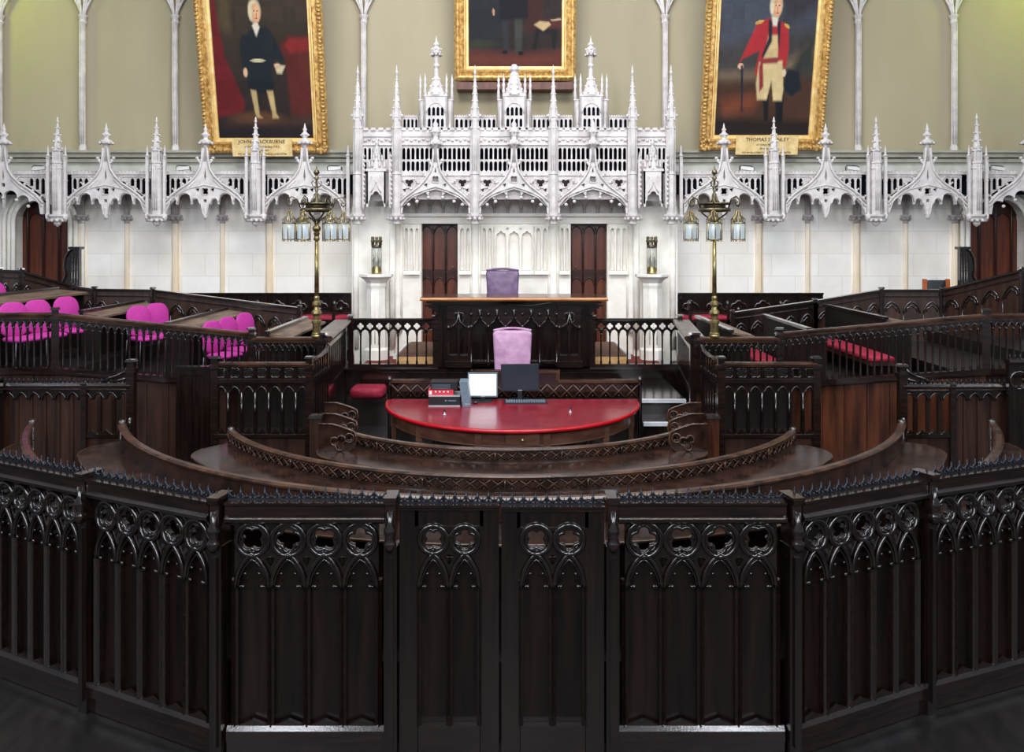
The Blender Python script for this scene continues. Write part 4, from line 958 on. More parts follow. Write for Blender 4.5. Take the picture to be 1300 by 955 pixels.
def stacking_chair(label, loc, rz, group):
    o = thing('stacking_chair', label, 'chair', loc, rz, group)
    pad(M(), .41, .46, .14, .05, .46, .02, .20, .12).build('backrest', MAG, o)
    m = pad(M(), .42, .42, .1, .06, 0, 0, 0, 0); m.xf(lambda x, y, z: (x, z - .22, .44 - y)); m.build('seat', MAG, o)
    for s_ in (-1, 1):
        for f, y0, y1 in ((-1, -.2, -.2), (1, .2, .24)):
            M().tube([(s_ * .21, y0, .42), (s_ * .22, y1, 0)], .011, 6).build('leg', STEEL, o)
        M().tube([(s_ * .2, .2, .42), (s_ * .2, .23, .6)], .011, 6).build('back_support', STEEL, o)
    return o


chs = [(285, 407, 2.40, 'pink chair at front of three nearest the lamp standard, partly behind rail'), (304, 402, 2.40, 'pink chair in the middle of the three nearest the lamp standard'), (325, 396.5, 2.40, 'pink chair at back of the three nearest the lamp standard'),
       (186, 388, 2.56, 'pink chair at front of the overlapping pair behind the long sloping rail'), (209, 384.5, 2.56, 'pink chair at back of the overlapping pair behind the long sloping rail'),
       (29, 383, 2.75, 'pink chair at front of the outer three, below the wide brown desk'), (60, 380, 2.75, 'pink chair in the middle of the outer three, below the wide brown desk'), (96, 376, 2.75, 'pink chair at back of the outer three, beside low radial desk'),
       (2, 357, 2.94, 'pink chair alone above the wide brown desk, by the back partition')]
first = None
for px, py, zt_, lb in chs:
    D = (ZC - zt_) * F / (py - HY); zz = zt_ - .955
    rz = R(64) if px > 250 else (R(52) if px > 150 else R(60))
    if first is None: first = stacking_chair(lb, (X(px, D), D, zz), rz, 'pink stacking chairs')
    else: dup(first, (X(px, D), D, zz), rz, lb)


# ------------------------------------------------------------------ radial desks and partitions
def radial_desk(label, x, y0, y1, z, zf, face=1, topm=DESKW, wd=.32, tilt=.05):
    o = thing('radial_desk', label, 'desk', (x, y0, zf), 0, 'radial desks in the side enclosures'); h = z - zf; L_ = y1 - y0
    m = M(); m.add([(-wd / 2, y, h + dz - (.0 if xx == 0 else tilt)) for y in (0, L_) for xx, dz in ((0, 0), (0, -.03))] + [(wd / 2, y, h + dz - tilt) for y in (0, L_) for dz in (0, -.03)], [(0, 4, 6, 2), (1, 3, 7, 5), (0, 1, 5, 4), (2, 6, 7, 3), (0, 2, 3, 1), (4, 5, 7, 6)]); m.build('desk_top', topm, o)
    m = M(); m.box(-wd / 2 - .03, -wd / 2, 0, L_, 0, h + .02); m.box(-wd / 2, wd / 2 - .06, 0, .03, 0, h - .1); m.box(-wd / 2, wd / 2 - .06, L_ - .03, L_, 0, h - .1); m.build('desk_panel', MATTE, o)
    m = M(); m.sweep([(-wd / 2 - .06, h + .0), (-wd / 2 - .06, h + .04), (-wd / 2 + .02, h + .04), (-wd / 2 + .02, h + .0)], [(0, -.02, 1, 0), (0, L_ + .02, 1, 0)]); m.build('desk_rail', WOODX, o)
    return o


ZF1, ZF2, ZF3, ZF4 = 1.42, 1.6, 1.8, 2.0
radial_desk('narrow dusty-topped desk behind the lamp standard, pink-chair side', -3.3, 12.35, 14.6, 2.26, ZF1)
radial_desk('dusty-topped desk behind the three pink chairs nearest lamp standard', -4.78, 12.5, 15.1, 2.37, ZF2, wd=.36)
radial_desk('brown desk rail between the pink chair pair and outer three pink chairs', -6.24, 12.9, 15.0, 2.51, ZF2, wd=.3)
radial_desk('wide brown desk below the lone pink chair by the back partition', -7.3, 11.95, 14.4, 2.77, ZF3, wd=.5)
radial_desk('narrow dusty-topped desk behind the lamp standard, red-bench side', 3.3, 12.35, 14.6, 2.28, ZF1)
radial_desk('dusty-topped desk nearer the lamp standard among red-cushioned benches', 4.42, 12.4, 14.6, 2.30, ZF1, wd=.3)
radial_desk('grey-edged desk farther from the lamp standard among red-cushioned benches', 5.65, 12.6, 15.0, 2.44, ZF2, wd=.4)
for x, y0, y1, z, lb in ((3.95, 13.3, 14.8, 1.76, 'red-cushioned bench seen through the short level balustrade'), (5.2, 12.15, 14.4, 1.97, 'red-cushioned bench seen through the long sloping balustrade')):
    zf = ZF1 if x < 4.4 else ZF2
    o = thing('cushioned_bench', lb, 'bench', (x, y0, zf), 0, 'red cushioned benches'); m = M(); m.box(-.18, .18, 0, y1 - y0, z - zf - .14, z - zf - .09); m.build('bench_seat', BROWND, o)
    for yy in (.05, y1 - y0 - .1): M().box(-.16, .16, yy, yy + .05, 0, z - zf - .14).build('bench_support', WOOD, o)
    m = pad(M(), .38, .08, .03, y1 - y0, 0, puff=0); m.xf(lambda x_, y_, z_: (x_, y_ + (y1 - y0) / 2, z_ + z - zf - .09)); m.build('red_cushion', CUSH, o)


def partition(label, p0, p1, z0, z1, zf, n=3, group='panelled back partitions', mt=None):
    L_, a = frame2(p0, p1); sl = (z1 - z0) / L_; o = thing('oak_partition', label, 'partition', (p0[0], p0[1], zf), a, group); h = z0 - zf
    m = M(); m.add([(x, y, z) for x, hh in ((0, h), (L_, h + sl * L_)) for y in (0, .05) for z in (0, hh)], [(0, 4, 5, 1), (2, 3, 7, 6), (0, 1, 3, 2), (4, 6, 7, 5), (1, 5, 7, 3), (0, 2, 6, 4)]); m.build('board', mt or BROWND, o)
    m = M(); m.sweep([(-.05, h), (-.05, h + .035), (.08, h + .035), (.08, h)], [(0, 0, 0, 1), (L_, 0, 0, 1)]); m.box(0, L_, -.02, 0, h - .1, h - .08); m.shear(sl); m.build('cap_rail', WOODX, o)
    m = M(); st = L_ / n
    for i in range(n):
        c = (i + .5) * st; w_ = st * .8
        m.tube([(x, -.012, z) for x, z in arch_pts(c, h - .38, w_, .2, 6)], .016, 5); m.tube([(x, -.012, z) for x, z in arch_pts(c, h - .36, w_ * .7, .12, 8, .03)], .012, 5)
        m.tube([(c - w_ / 2, -.01, h - .38), (c - w_ / 2, -.01, h - .8)], .012, 5)
    m.shear(sl); m.build('carved_arches', WOOD, o)
    m = M(); post(m, 0, 0, h + .04, .035); m.build('partition_post', WOODX, o)
    if True: m = M(); post(m, 0, 0, h + sl * L_ + .04, .035); m.build('partition_post', WOODX, o, (L_, 0, 0))
    return o


pl = [((0, 345, 14.3), (27, 346, 14.5), 2, 'panelled partition at the edge of view behind the lone pink chair'), ((27, 346, 14.5), (91, 365, 15.2), 4, 'steeply sloping partition below the scroll-topped stall end, pink-chair side'),
      ((91, 365, 15.2), (120, 369, 15.2), 2, 'short partition piece joining steep and level partitions, pink-chair side'), ((120, 369, 15.2), (194, 370, 15.4), 4, 'level carved partition behind the pair of pink chairs'), ((194, 370, 15.4), (380, 393, 15.4), 9, 'long sloping carved partition behind the three pink chairs by lamp')]
for a, b, n, lb in pl: partition(lb, q3(*a), q3(*b), Zp(a[1], a[2]), Zp(b[1], b[2]), 1.42 if a[0] > 150 else 1.8, n)
pr_ = [((930, 399, 15.4), (1035, 384, 15.4), 5, 'sloping carved partition nearer the lamp standard, red-bench side'), ((1035, 384, 15.4), (1119, 370, 15.4), 4, 'sloping carved partition behind the grey-edged desk, red-bench side'),
       ((1119, 370, 15.4), (1196, 370, 15.2), 3, 'level three-arch partition in front of the black-backed chair'), ((1196, 370, 15.2), (1298, 345, 13.9), 4, 'steeply rising partition below the scroll-topped stall end, red-bench side')]
for a, b, n, lb in pr_: partition(lb, q3(*a), q3(*b), Zp(a[1], a[2]), Zp(b[1], b[2]), 1.42 if a[0] < 1100 else 1.7, n, mt=WOOD if a[0] < 1030 else BROWND)
# extra outer partition beyond the last post, red-bench side
partition('partition stub past the last post at the edge of view, red-bench side', q3(1298, 345, 13.9), q3(1330, 344, 13.7), Zp(345, 13.9), Zp(345, 13.7), 1.7, 1)

# scroll-topped stall ends by the doors
for px, s_, sd in ((91, 1, 'pink-chair side'), (1228, -1, 'red-bench side')):
    D = 16.2; k = K(D); o = thing('stall_end', 'tall curved dark stall end with scroll top beside the doorway, ' + sd, 'stall end', (X(px, D), D, 1.6 if s_ < 0 else 1.6)); b = 1.6
    m = M(); z1 = Zp(316, D) - b
    out = [(.16, 0), (.16, z1), (.06, z1 + .01), (-.03, z1 - .06), (-.09, z1 - .18), (-.11, z1 - .34), (-.08, z1 - .5), (-.14, z1 - .62), (-.22, z1 - .68), (-.22, 0)]
    m.plate([(s_ * x, z) for x, z in (out if s_ > 0 else out)], [], -.05, .05); m.build('curved_end', WOOD, o)
    m = M(); m.tube([(s_ * x, -.06, z) for x, z in out[1:9]], .022, 6); m.box(*sorted((s_ * -.02, s_ * .19)), -.09, .09, z1 - .01, z1 + .04)
    for q in (.03, .08, .13): m.tube([(s_ * q, -.055, .2), (s_ * q, -.055, z1 - .1)], .01, 5)
    m.build('scroll_moulding', WOODX, o)
# black-backed chair
o = thing('wooden_armchair', 'orange wood chair with black leather back against wall, red-bench side', 'chair', (X(1195, 16.4), 16.4, 1.6)); zz = Zp(355, 16.4) - 1.6
m = pad(M(), .36, .45, .02, .04, zz - .47, 0, .2); m.build('leather_back', BLKL, o)
m = pad(M(), .46, .42, .03, .06, 0); m.xf(lambda x, y, z: (x, z - .22, .45 + y)); m.build('seat', BLKL, o)
for s_ in (-1, 1):
    M().box(s_ * .22 - .035, s_ * .22 + .035, .17, .23, 0, zz).build('back_post', ORANGE, o); M().box(s_ * .22 - .025, s_ * .22 + .025, -.22, -.17, 0, .45).build('leg', ORANGE, o)
# wall benches under the side walls
for px0, px1, sd, po in ((232, 446, 'pink-chair side', (318, 388, 430)), (861, 1045, 'red-bench side', (870, 917, 983))):
    D = 17.4; x0, x1 = X(px0, D), X(px1, D); o = thing('wall_bench', 'dark carved bench with crimson cushion under the stone wall, ' + sd, 'bench', (x0, D, 1.65)); W_ = x1 - x0; h = Zp(374, D) - 1.65
    M().box(0, W_, 0, .05, 0, h).build('bench_back', WOOD, o)
    m = M(); n = int(W_ / .42)
    for i in range(n):
        c = (i + .5) * W_ / n
        m.tube([(x, -.02, z) for x, z in arch_pts(c, h - .3, .34, .18, 6, .04)], .018, 5); m.ball(c, -.02, h - .3, .05, .02, .05); m.box(c - W_ / n / 2 - .015, c - W_ / n / 2 + .015, -.03, 0, h - .42, h)
    m.box(0, W_, -.04, .06, h, h + .035); m.build('carved_panels', WOOD, o)
    M().box(0, W_, -.5, 0, .3, .36).build('bench_seat', WOODX, o)
    m = pad(M(), W_, .08, .03, .46, 0, puff=0); m.xf(lambda x, y, z: (x + W_ / 2, y - .25, z + .36)); m.build('red_cushion', CUSH, o)
    for p_ in po: m = M(); m.box(-.03, .03, -.5, 0, 0, .55); m.lathe([(.04, .55), (.045, .6), (.03, .66), (.04, .70), (.01, .74)], 0, -.42, 8); m.build('bench_divider', WOODX, o, (X(p_, D) - x0, 0, 0))

# ------------------------------------------------------------------ witness boxes (openwork screens) and flanking panels
for s_, sd, xa, xb in ((-1, 'pink-chair side', X(273, 10.9), X(393, 10.9)), (1, 'red-bench side', X(915, 10.9), X(1036, 10.9))):
    D = 10.9; W_ = xb - xa; zt = Zp(461, D) - WF; o = thing('witness_box', 'openwork oak box front with quatrefoil band and tall arcade, ' + sd, 'witness box', (xa, D, WF), 0, 'openwork box fronts flanking the well')
    zp = Zp(553, D) - WF
    m = M(); m.box(0, W_, 0, .04, 0, zp - .02); m.build('plinth_board', BROWND, o)
    m = M(); m.sweep([(-.05, zt - .04), (-.06, zt - .01), (-.03, zt + .01), (.05, zt + .01), (.05, zt - .04)], [(0, 0, 0, 1), (W_, 0, 0, 1)]); m.build('top_rail', WOODF, o)
    n = 7; st = W_ / n; zq0, zq1 = Zp(523 - 12, D) - WF, zt - .04; zq0 = zt - .50 + .0; zq0 = Zp(513, D) - WF
    zq0 = zt - .04 - .40 * 1.0
    zq0 = Zp(481, D) - WF - .15 * 0
    m = M(); r = min(st, zq1 - zq0) * .44; zc = (zq0 + zq1) / 2
    m.plate([(0, zq0), (W_, zq0), (W_, zq1), (0, zq1)], [foil((i + .5) * st, zc, r * .95) for i in range(n)], -.02, .02)
    for i in range(n):
        c = (i + .5) * st; m.tube([(x, -.03, z) for x, z in foil(c, zc, r * 1.02)], .009, 4, True)
        m.box(i * st - .008, i * st + .008, -.035, 0, zq0, zq1)
    m.build('quatrefoil_band', WOOD, o)
    m = M(); m.box(0, W_, -.04, .04, zq0 - .05, zq0); m.box(0, W_, -.05, .05, zp - .02, zp + .02); m.build('mid_rail', WOODX, o)
    zs = zq0 - .05
    m = M(); low = [(0, zs - .2)]
    for i in range(n): low += arch_pts((i + .5) * st, zs - .16, st * .74, .10, 9, .022)
    low += [(W_, zs - .2)]
    m.plate(low + [(W_, zs), (0, zs)], [], -.015, .015)
    for i in range(n): m.tube([(x, -.022, z) for x, z in arch_pts((i + .5) * st, zs - .16, st * .78, .12, 6)], .009, 4)
    m.build('arcade_head', WOOD, o)
    b = M(); b.box(-.022, .022, -.018, .018, zp + .02, zs - .1); b.tube([(0, -.022, zp + .02), (0, -.022, zs - .12)], .012, 5); bm_ = b.mesh('mullion', WOOD)
    for i in range(n + 1): obj('mullion', bm_, o, (min(max(i * st, .03), W_ - .03), 0, 0))
    m = M()
    for i in range(n): c = (i + .5) * st; m.add([(c + a, y, zp + .02 + z) for y in (-.03, .0) for a, z in ((-st * .42, 0), (st * .42, 0), (st * .12, .035), (0, .07), (-st * .12, .035))], [(0, 1, 2, 3, 4), (9, 8, 7, 6, 5), (0, 4, 9, 5), (4, 3, 8, 9), (3, 2, 7, 8), (2, 1, 6, 7), (1, 0, 5, 6)])
    m.build('cusped_sill', WOOD, o)
    m = M(); m.box(0, W_, .9, .95, 0, zs + .1); m.box(0, W_, .55, .95, .42, .46); m.build('inner_seat', MATTE, o)  # tall dark back board stands in for the shade inside the box
    for x in (-.0, W_): m = M(); post(m, 0, 0, zt + .05, .045); m.build('corner_post', WOODX, o, (x, 0, 0))
    # return along the well
    xr = W_ if s_ < 0 else 0
    m = M(); m.box(-.02, .02, .04, 1.1, 0, zp); m.box(-.03, .03, .04, 1.1, zs, zs + .05); m.box(-.02, .02, .04, 1.1, zs - .05, zs)
    for i in range(8): m.box(-.02, .02, .04 + i * .14, .07 + i * .14, zp, zs); m.box(-.015, .015, .04 + i * .14, .07 + i * .14, zs, zt)
    m.tube([(0, 0, zt), (0, .5, zt), (0, .95, zt + .02), (0, 1.1, zt + .07)], .035, 6, up=(1, 0, 0)); m.build('side_return', WOODX, o, (xr, 0, 0))
# plain dark door panel next to the box on the pink-chair side
D = 10.95; xa, xb = X(224, D), X(272, D); o = thing('panel_door', 'low plain dark panelled door beside openwork box, pink-chair side', 'door', (xa, D, WF)); W_ = xb - xa - .05; h = Zp(468, D) - WF
M().box(0, W_, 0, .04, 0, h).build('door_board', WOOD, o)
m = M(); m.box(0, .06, -.015, 0, 0, h); m.box(W_ - .06, W_, -.015, 0, 0, h); m.box(.06, W_ - .06, -.012, 0, h - .08, h - .002); m.box(.06, W_ - .06, -.012, 0, 0.002, .22); m.box(W_ * .42, W_ * .46, -.01, 0, .22, h - .08); m.box(-.01, W_ + .01, -.03, .05, h, h + .03); m.build('door_frame', WOOD, o)
# dark board closing the opposite gap is the reddish boarding of the sloping balustrade itself


def spiked_screen(label, xa, xb, D, ztop, open_bay, s_, extra_post):
    """panelled screen topped by a row of spikes; open_bay = (x0, x1) left pierced"""
    o = thing('spiked_screen', label, 'screen', (xa, D, WF), 0, 'spike-topped panelled screens'); W_ = xb - xa; h = ztop - WF
    x0, x1 = open_bay[0] - xa, open_bay[1] - xa
    m = M(); m.sweep([(-.05, h - .06), (-.055, h - .03), (-.03, h), (.03, h), (.05, h - .06)], [(0, 0, 0, 1), (W_, 0, 0, 1)]); m.build('cap_rail', WOODX, o)
    m = M(); n = int(W_ / .055)
    for i in range(n): m.lathe([(.014, h), (.008, h + .015), (.012, h + .025), (.002, h + .055)], (i + .5) * W_ / n, 0, 5)
    m.build('spikes', IRON, o)
    zs = h - .08; zp = Zp(552, D) - WF; m = M()
    for a, b in ((0, x0), (x1, W_)):
        if b - a > .1:
            m.box(a, b, .02, .05, 0, zs); k = max(1, round((b - a) / .17))
            for i in range(k + 1): m.box(a + i * (b - a) / k - .02, a + i * (b - a) / k + .02, -.0, .02, 0.05, zs)
    m.box(x0, x1, .0, .05, 0, zp); m.build('panel_boards', BROWND if s_ < 0 else BROWND, o)
    m = M(); k = max(3, round(W_ / .16)); st = W_ / k; low = [(0, zs - .16)]
    for i in range(k): low += arch_pts((i + .5) * st, zs - .12, st * .8, .08, 7, .014)
    low += [(W_, zs - .16)]; m.plate(low + [(W_, zs), (0, zs)], [], -.02, .02)
    for i in range(k): m.tube([(x, -.026, z) for x, z in arch_pts((i + .5) * st, zs - .12, st * .82, .09, 6)], .008, 4)
    m.build('arcading', WOOD, o)
    b = M(); b.box(-.02, .02, -.018, .018, zp, zs - .08); bm_ = b.mesh('mullion', WOODX); kk = max(2, round((x1 - x0) / st))
    for i in range(kk + 1): obj('mullion', bm_, o, (x0 + i * (x1 - x0) / kk, 0, 0))
    m = M(); m.box(x0, x1, -.04, .02, zp - .03, zp + .01)
    for i in range(kk):
        c = x0 + (i + .5) * (x1 - x0) / kk; q = (x1 - x0) / kk
        m.add([(c + a, y, zp + .01 + z) for y in (-.03, .0) for a, z in ((-q * .42, 0), (q * .42, 0), (q * .12, .03), (0, .06), (-q * .12, .03))], [(0, 1, 2, 3, 4), (9, 8, 7, 6, 5), (0, 4, 9, 5), (4, 3, 8, 9), (3, 2, 7, 8), (2, 1, 6, 7), (1, 0, 5, 6)])
    m.build('cusped_sill', WOOD, o)
    xp = W_ if s_ < 0 else 0
    m = M(); post(m, 0, 0, Zp(460 if s_ < 0 else 466, D) - WF, .045); m.tube([(0, -.05, .75), (0, -.05, .9)], .02, 6); m.build('end_post', WOODX, o, (xp, 0, 0))
    m = M(); d = 1 if s_ < 0 else -1
    m.tube([(xp - d * .02, 0, h + .20), (xp - d * .09, 0, h + .12), (xp - d * .18, 0, h + .08), (xp - d * .26, 0, h + .06), (xp - d * .33, 0, h + .0)], .022, 6)
    m.tube([(xp - d * .04, 0, h + .06), (xp - d * .14, 0, h + .03), (xp - d * .22, 0, h + .01)], .02, 6); m.build('scroll_bracket', WOOD, o)
    m = M(); post(m, 0, 0, h - .02, .03); m.build('mid_post', WOODX, o, (x0 if s_ < 0 else x1, -.02, 0))
    return o


D = 10.4
spiked_screen('spike-topped panelled screen in front of outer pink chairs', X(4, D), X(167, D), D, Zp(486, D), (X(108, D), X(163, D)), -1, 0)
spiked_screen('spike-topped panelled screen in front of reddish boarding, red-bench side', X(1145, D), X(1278, D), D, Zp(487, D), (X(1147, D), X(1208, D)), 1, 0)
# taller boxes at the very edges of view
for x0, x1, lb in ((X(-70, 10.3), X(2, 10.3), 'plain dark panel end at the very edge, pink-chair side'), (X(1279, 10.3), X(1360, 10.3), 'taller spike-topped dark box at the very edge, red-bench side')):
    D = 10.3; W_ = x1 - x0; r = x0 > 0; h = (Zp(459, D) if r else Zp(483, D)) - WF; o = thing('dock_end', lb, 'dock', (x0, D, WF)); m = M()
    m.plate([(0, 0), (W_, 0), (W_, h), (0, h)], [foil(.12, h - .22, .09), foil(.36, h - .22, .09)], -.03, .03); m.build('dock_panel', WOOD, o)
    m = M(); m.sweep([(-.07, h - .03), (-.08, h), (-.05, h + .03), (.05, h + .03), (.05, h - .03)], [(-.01, 0, 0, 1), (W_, 0, 0, 1)])
    for q in (.12, .36): m.tube([(q + .105 * cos(a * pi / 6), -.035, h - .22 + .105 * sin(a * pi / 6)) for a in range(12)], .014, 5, True)
    m.build('dock_cap', WOODX, o)
    m = M()
    for i in range(int(W_ / .06)): m.lathe([(.014, h + .03), (.008, h + .045), (.012, h + .055), (.002, h + .09)], (i + .5) * .06, 0, 5)
    m.build('spikes', IRON, o)

# ------------------------------------------------------------------ curved bench desks
CCX, CCY = .0, 11.55


def arcst(a0, a1, n, cx=CCX): return [(cx, CCY, sin(a0 + (a1 - a0) * i / n), -cos(a0 + (a1 - a0) * i / n)) for i in range(n + 1)]


def curved_row(label, Rr, a0, a1, ztop, zdesk, tracery, dw=.48, cx=0., round_end=True):
    o = thing('curved_bench_desk', label, 'bench desk', (cx, CCY, WF), 0, 'concentric curved bench desks'); n = max(8, int(abs(a1 - a0) * Rr / .09)); A = arcst(a0, a1, n, 0); A = [(0, 0, s[2], s[3]) for s in A]
    h = ztop - WF; hd = zdesk - WF
    m = M(); m.sweep([(Rr - .035, h - .035), (Rr - .045, h - .015), (Rr - .025, h), (Rr + .025, h), (Rr + .045, h - .015), (Rr + .035, h - .035)], A)
    m.build('top_rail', WOODF, o)
    m = M(); m.sweep([(Rr - .012, 0), (Rr - .012, h - .03), (Rr + .012, h - .03), (Rr + .012, 0)], A); m.sweep([(Rr - .02, hd), (Rr - .02, hd + .02), (Rr + .03, hd + .02), (Rr + .03, hd)], A); m.build('back_board', BENCH, o)
    if tracery:
        m = M(); z0, z1 = hd + .02, h - .035; m.sweep([(Rr + .01, z1 - .01), (Rr + .01, z1), (Rr + .028, z1), (Rr + .028, z1 - .01)], A)
        pitch = (z1 - z0) * 1.35; k = int(abs(a1 - a0) * Rr / pitch); da = (a1 - a0) / k; rr = Rr + .026
        def pt(a, z): return (rr * sin(a), -rr * cos(a), z)
        for i in range(k):
            a = a0 + i * da
            m.tube([pt(a, z0), pt(a + da, z1)], .010, 4, up=(sin(a), -cos(a), 0)); m.tube([pt(a, z1), pt(a + da, z0)], .010, 4, up=(sin(a), -cos(a), 0))
            m.ball(*pt(a + da / 2, (z0 + z1) / 2), .016, n=6, m=3)
            for zz in (z0 + .01, z1 - .01): m.ball(*pt(a + da / 2, zz), .011, n=5, m=3)
        for i in range(0, k + 1, 6): a = a0 + i * da; q = pt(a, z0); m.tube([pt(a, z0), pt(a, z1)], .016, 4)
        m.build('tracery_band', WOODF, o)  # lighter oak puts the glints of the zigzag into its colour
    # desk top with rounded ends: radius varies near the ends
    m = M(); st = []; T = .42 / Rr
    for i in range(n + 1):
        t = i / n; a = a0 + (a1 - a0) * t; e = min(t, 1 - t) * abs(a1 - a0); st.append((a, sqrt(max(0, 1 - (1 - min(1, e / T)) ** 2)) if round_end else 1))
    ext = .06
    vs = []; fs = []
    for a, q in st:
        r1 = Rr + .02 + dw * max(q, .02); vs += [(Rr * sin(a), -Rr * cos(a), hd), (r1 * sin(a), -r1 * cos(a), hd - .015), (r1 * sin(a), -r1 * cos(a), hd - .04), (Rr * sin(a), -Rr * cos(a), hd - .03)]
    for i in range(n):
        for j in range(4): fs.append((i * 4 + j, i * 4 + (j + 1) % 4, (i + 1) * 4 + (j + 1) % 4, (i + 1) * 4 + j))
    m.add(vs, fs); m.build('desk_top', BENCH, o)
    m = M(); m.tube([((Rr + .025 + dw * max(q, .02)) * sin(a), -(Rr + .025 + dw * max(q, .02)) * cos(a), hd - .027) for a, q in st], .015, 6, up=(0, 0, 1)); m.build('desk_edge', WOODF, o)
    # bench seat on the inner side
    B = [s for s in A][2:-2]
    m = M(); m.sweep([(Rr - .5, .40), (Rr - .5, .44), (Rr - .16, .44), (Rr - .16, .40)], B); m.sweep([(Rr - .3, 0), (Rr - .3, .4), (Rr - .27, .4), (Rr - .27, 0)], B); m.build('bench_seat', BENCH, o)
    for a in (a0, a1):
        m = M(); s_, c_ = sin(a), -cos(a); m.tube([(Rr * s_, Rr * c_, 0), (Rr * s_, Rr * c_, h - .03)], .03, 6); m.ball(Rr * s_, Rr * c_, h - .005, .05, .05, .035); m.build('end_post', WOODX, o)
        m = M(); q = a + (.06 if a == a0 else -.06); m.tube([((Rr + .2) * sin(q), -(Rr + .2) * cos(q), 0), ((Rr + .2) * sin(q), -(Rr + .2) * cos(q), hd - .03)], .025, 6); m.build('desk_leg', WOOD, o)
    return o


def aend(px, py, z): D = (ZC - z) * F / (py - HY); return X(px, D), D, math.atan2(X(px, D), CCY - D), hypot(X(px, D), CCY - D)


b1 = atan2(1.957, 11.55 - 9.92)
curved_row('innermost curved bench desk with pierced band, in front of red table', 2.55, -b1, b1, 1.449, 1.31, True)
b2 = atan2(3.18, 11.55 - 9.80)
curved_row('middle curved bench desk with pierced band, between inner and outer rows', 3.63, -b2, b2, 1.468, 1.32, True)
b3l = atan2(4.31, 2.0); b3r = atan2(4.33, 1.85)
curved_row('plain-backed outer curved bench desk rising behind the front screen spikes', 4.74, -b3l, b3l, 1.60, 1.40, False, dw=.42)
a4 = atan2(5.38, 2.0)
for s_, sd in ((-1, 'pink-chair side'), (1, 'red-bench side')):
    a0, a1 = sorted((s_ * a4, s_ * (a4 - .37))); curved_row('short curved rail end poking up behind outermost front screen, ' + sd, 5.66, a0, a1, 1.60, 1.40, False, dw=.22)

# arm-rest dividers of the side stalls
first = None
for s_, sd in ((-1, 'pink-chair side'), (1, 'red-bench side')):
    for i, (px, py) in enumerate(((433, 511), (431, 525), (428, 538))):
        D = 2.05 * F / (py - HY); px = px if s_ < 0 else 1302 - px; pos = ['hindmost', 'middle', 'foremost'][i]
        o = thing('stall_divider', '%s scroll-carved stall divider near the inner bench, %s' % (pos, sd), 'stall divider', (X(px, D), D, WF), 0, 'scroll carved stall dividers'); h = 1.60 - WF; d = s_
        m = M(); out = [(-.2, 0), (.14, 0), (.14, .5), (.10, .62), (.12, .72), (.2, .78), (.215, .86), (.2, .93), (.14, .96), (.05, h - .03), (-.05, h), (-.2, h)]
        out = [(-d * x, z) for x, z in out]
        hs = [foil(-d * .02, .82, .075, 3), foil(-d * .14, .87, .035)]
        m.plate(out, hs, -.025, .025); m.build('divider_panel', BENCH, o)
        m = M(); m.tube([(x, -.03, z) for x, z in out[2:]], .013, 5); m.tube([(x, -.03, z) for x, z in foil(-d * .02, .82, .09, 3)], .012, 5, True); m.tube([(-d * .14 + .05 * cos(a), -.03, .87 + .05 * sin(a)) for a in [i * pi / 5 for i in range(10)]], .01, 5, True)
        m.build('scroll_moulding', WOODF, o)
    # seat row with cushion
    x0, x1 = sorted((s_ * 2.42, s_ * 1.80)); o = thing('stall_bench', 'low stall seat with crimson cushion beside scroll dividers, ' + sd, 'seat', ((x0 + x1) / 2, 9.6, WF)); W_ = x1 - x0
    M().box(-W_ / 2, W_ / 2, .65, 1.5, .30, .36).build('seat_board', BENCH, o); M().box(-W_ / 2 + .03, W_ / 2 - .03, .68, 1.45, 0, .30).build('seat_base', WOOD, o)
    m = pad(M(), W_ - .06, .08, .03, .7, 0, puff=0); m.xf(lambda x, y, z: (x, y + 1.07, z + .36)); m.build('seat_cushion', CUSH, o)
    # squat newel in front
    px = 402 if s_ < 0 else 904; D = 9.9; o = thing('newel_post', 'squat square newel post at the inner corner of openwork box, ' + sd, 'post', (X(px, D), D, WF)); h = Zp(530, D) - WF
    M().box(-.065, .065, -.065, .065, 0, h).build('post_body', BROWND if s_ < 0 else BROWN, o); M().frus(0, 0, h, .08, .08, h + .03, .075, .075).build('post_cap', WOODX, o)

# cushioned seat at the back corner and stairs opposite
o = thing('corner_seat', 'plump crimson cushion on the dark corner bench, pink-chair side', 'bench', (X(465, 14.0), 14.15, WF)); z = Zp(494, 14) - WF
M().box(-.30, .42, -.2, .45, z - .20, z - .15).build('seat_board', WOODX, o); M().box(-.28, .40, -.15, .42, 0, z - .20).build('seat_base', WOOD, o)
m = pad(M(), .56, .16, .06, .5, 0, puff=.02); m.xf(lambda x, y, zz: (x, y + .08, zz + z - .15)); m.build('red_cushion', CUSH, o)
o = thing('steps', 'dark steps with white nosings beside red table, red-bench side', 'stairs', (2.22, 12.2, WF)); x0, x1 = -.36, .36
for i, (y, z) in enumerate(((0.05, Zp(538, 12.2)), (.65, Zp(508.5, 12.8)))):
    M().box(x0 + .02 * i, x1 if i else x1 - .1, y, 2.46, 0, z - WF - .0).build('step', WOOD, o); M().box(x0 + .02 * i, (x1 if i else x1 - .1), y - .012, y + .06, z - WF - .045, z - WF + .004).build('step_nosing', NOSE, o)

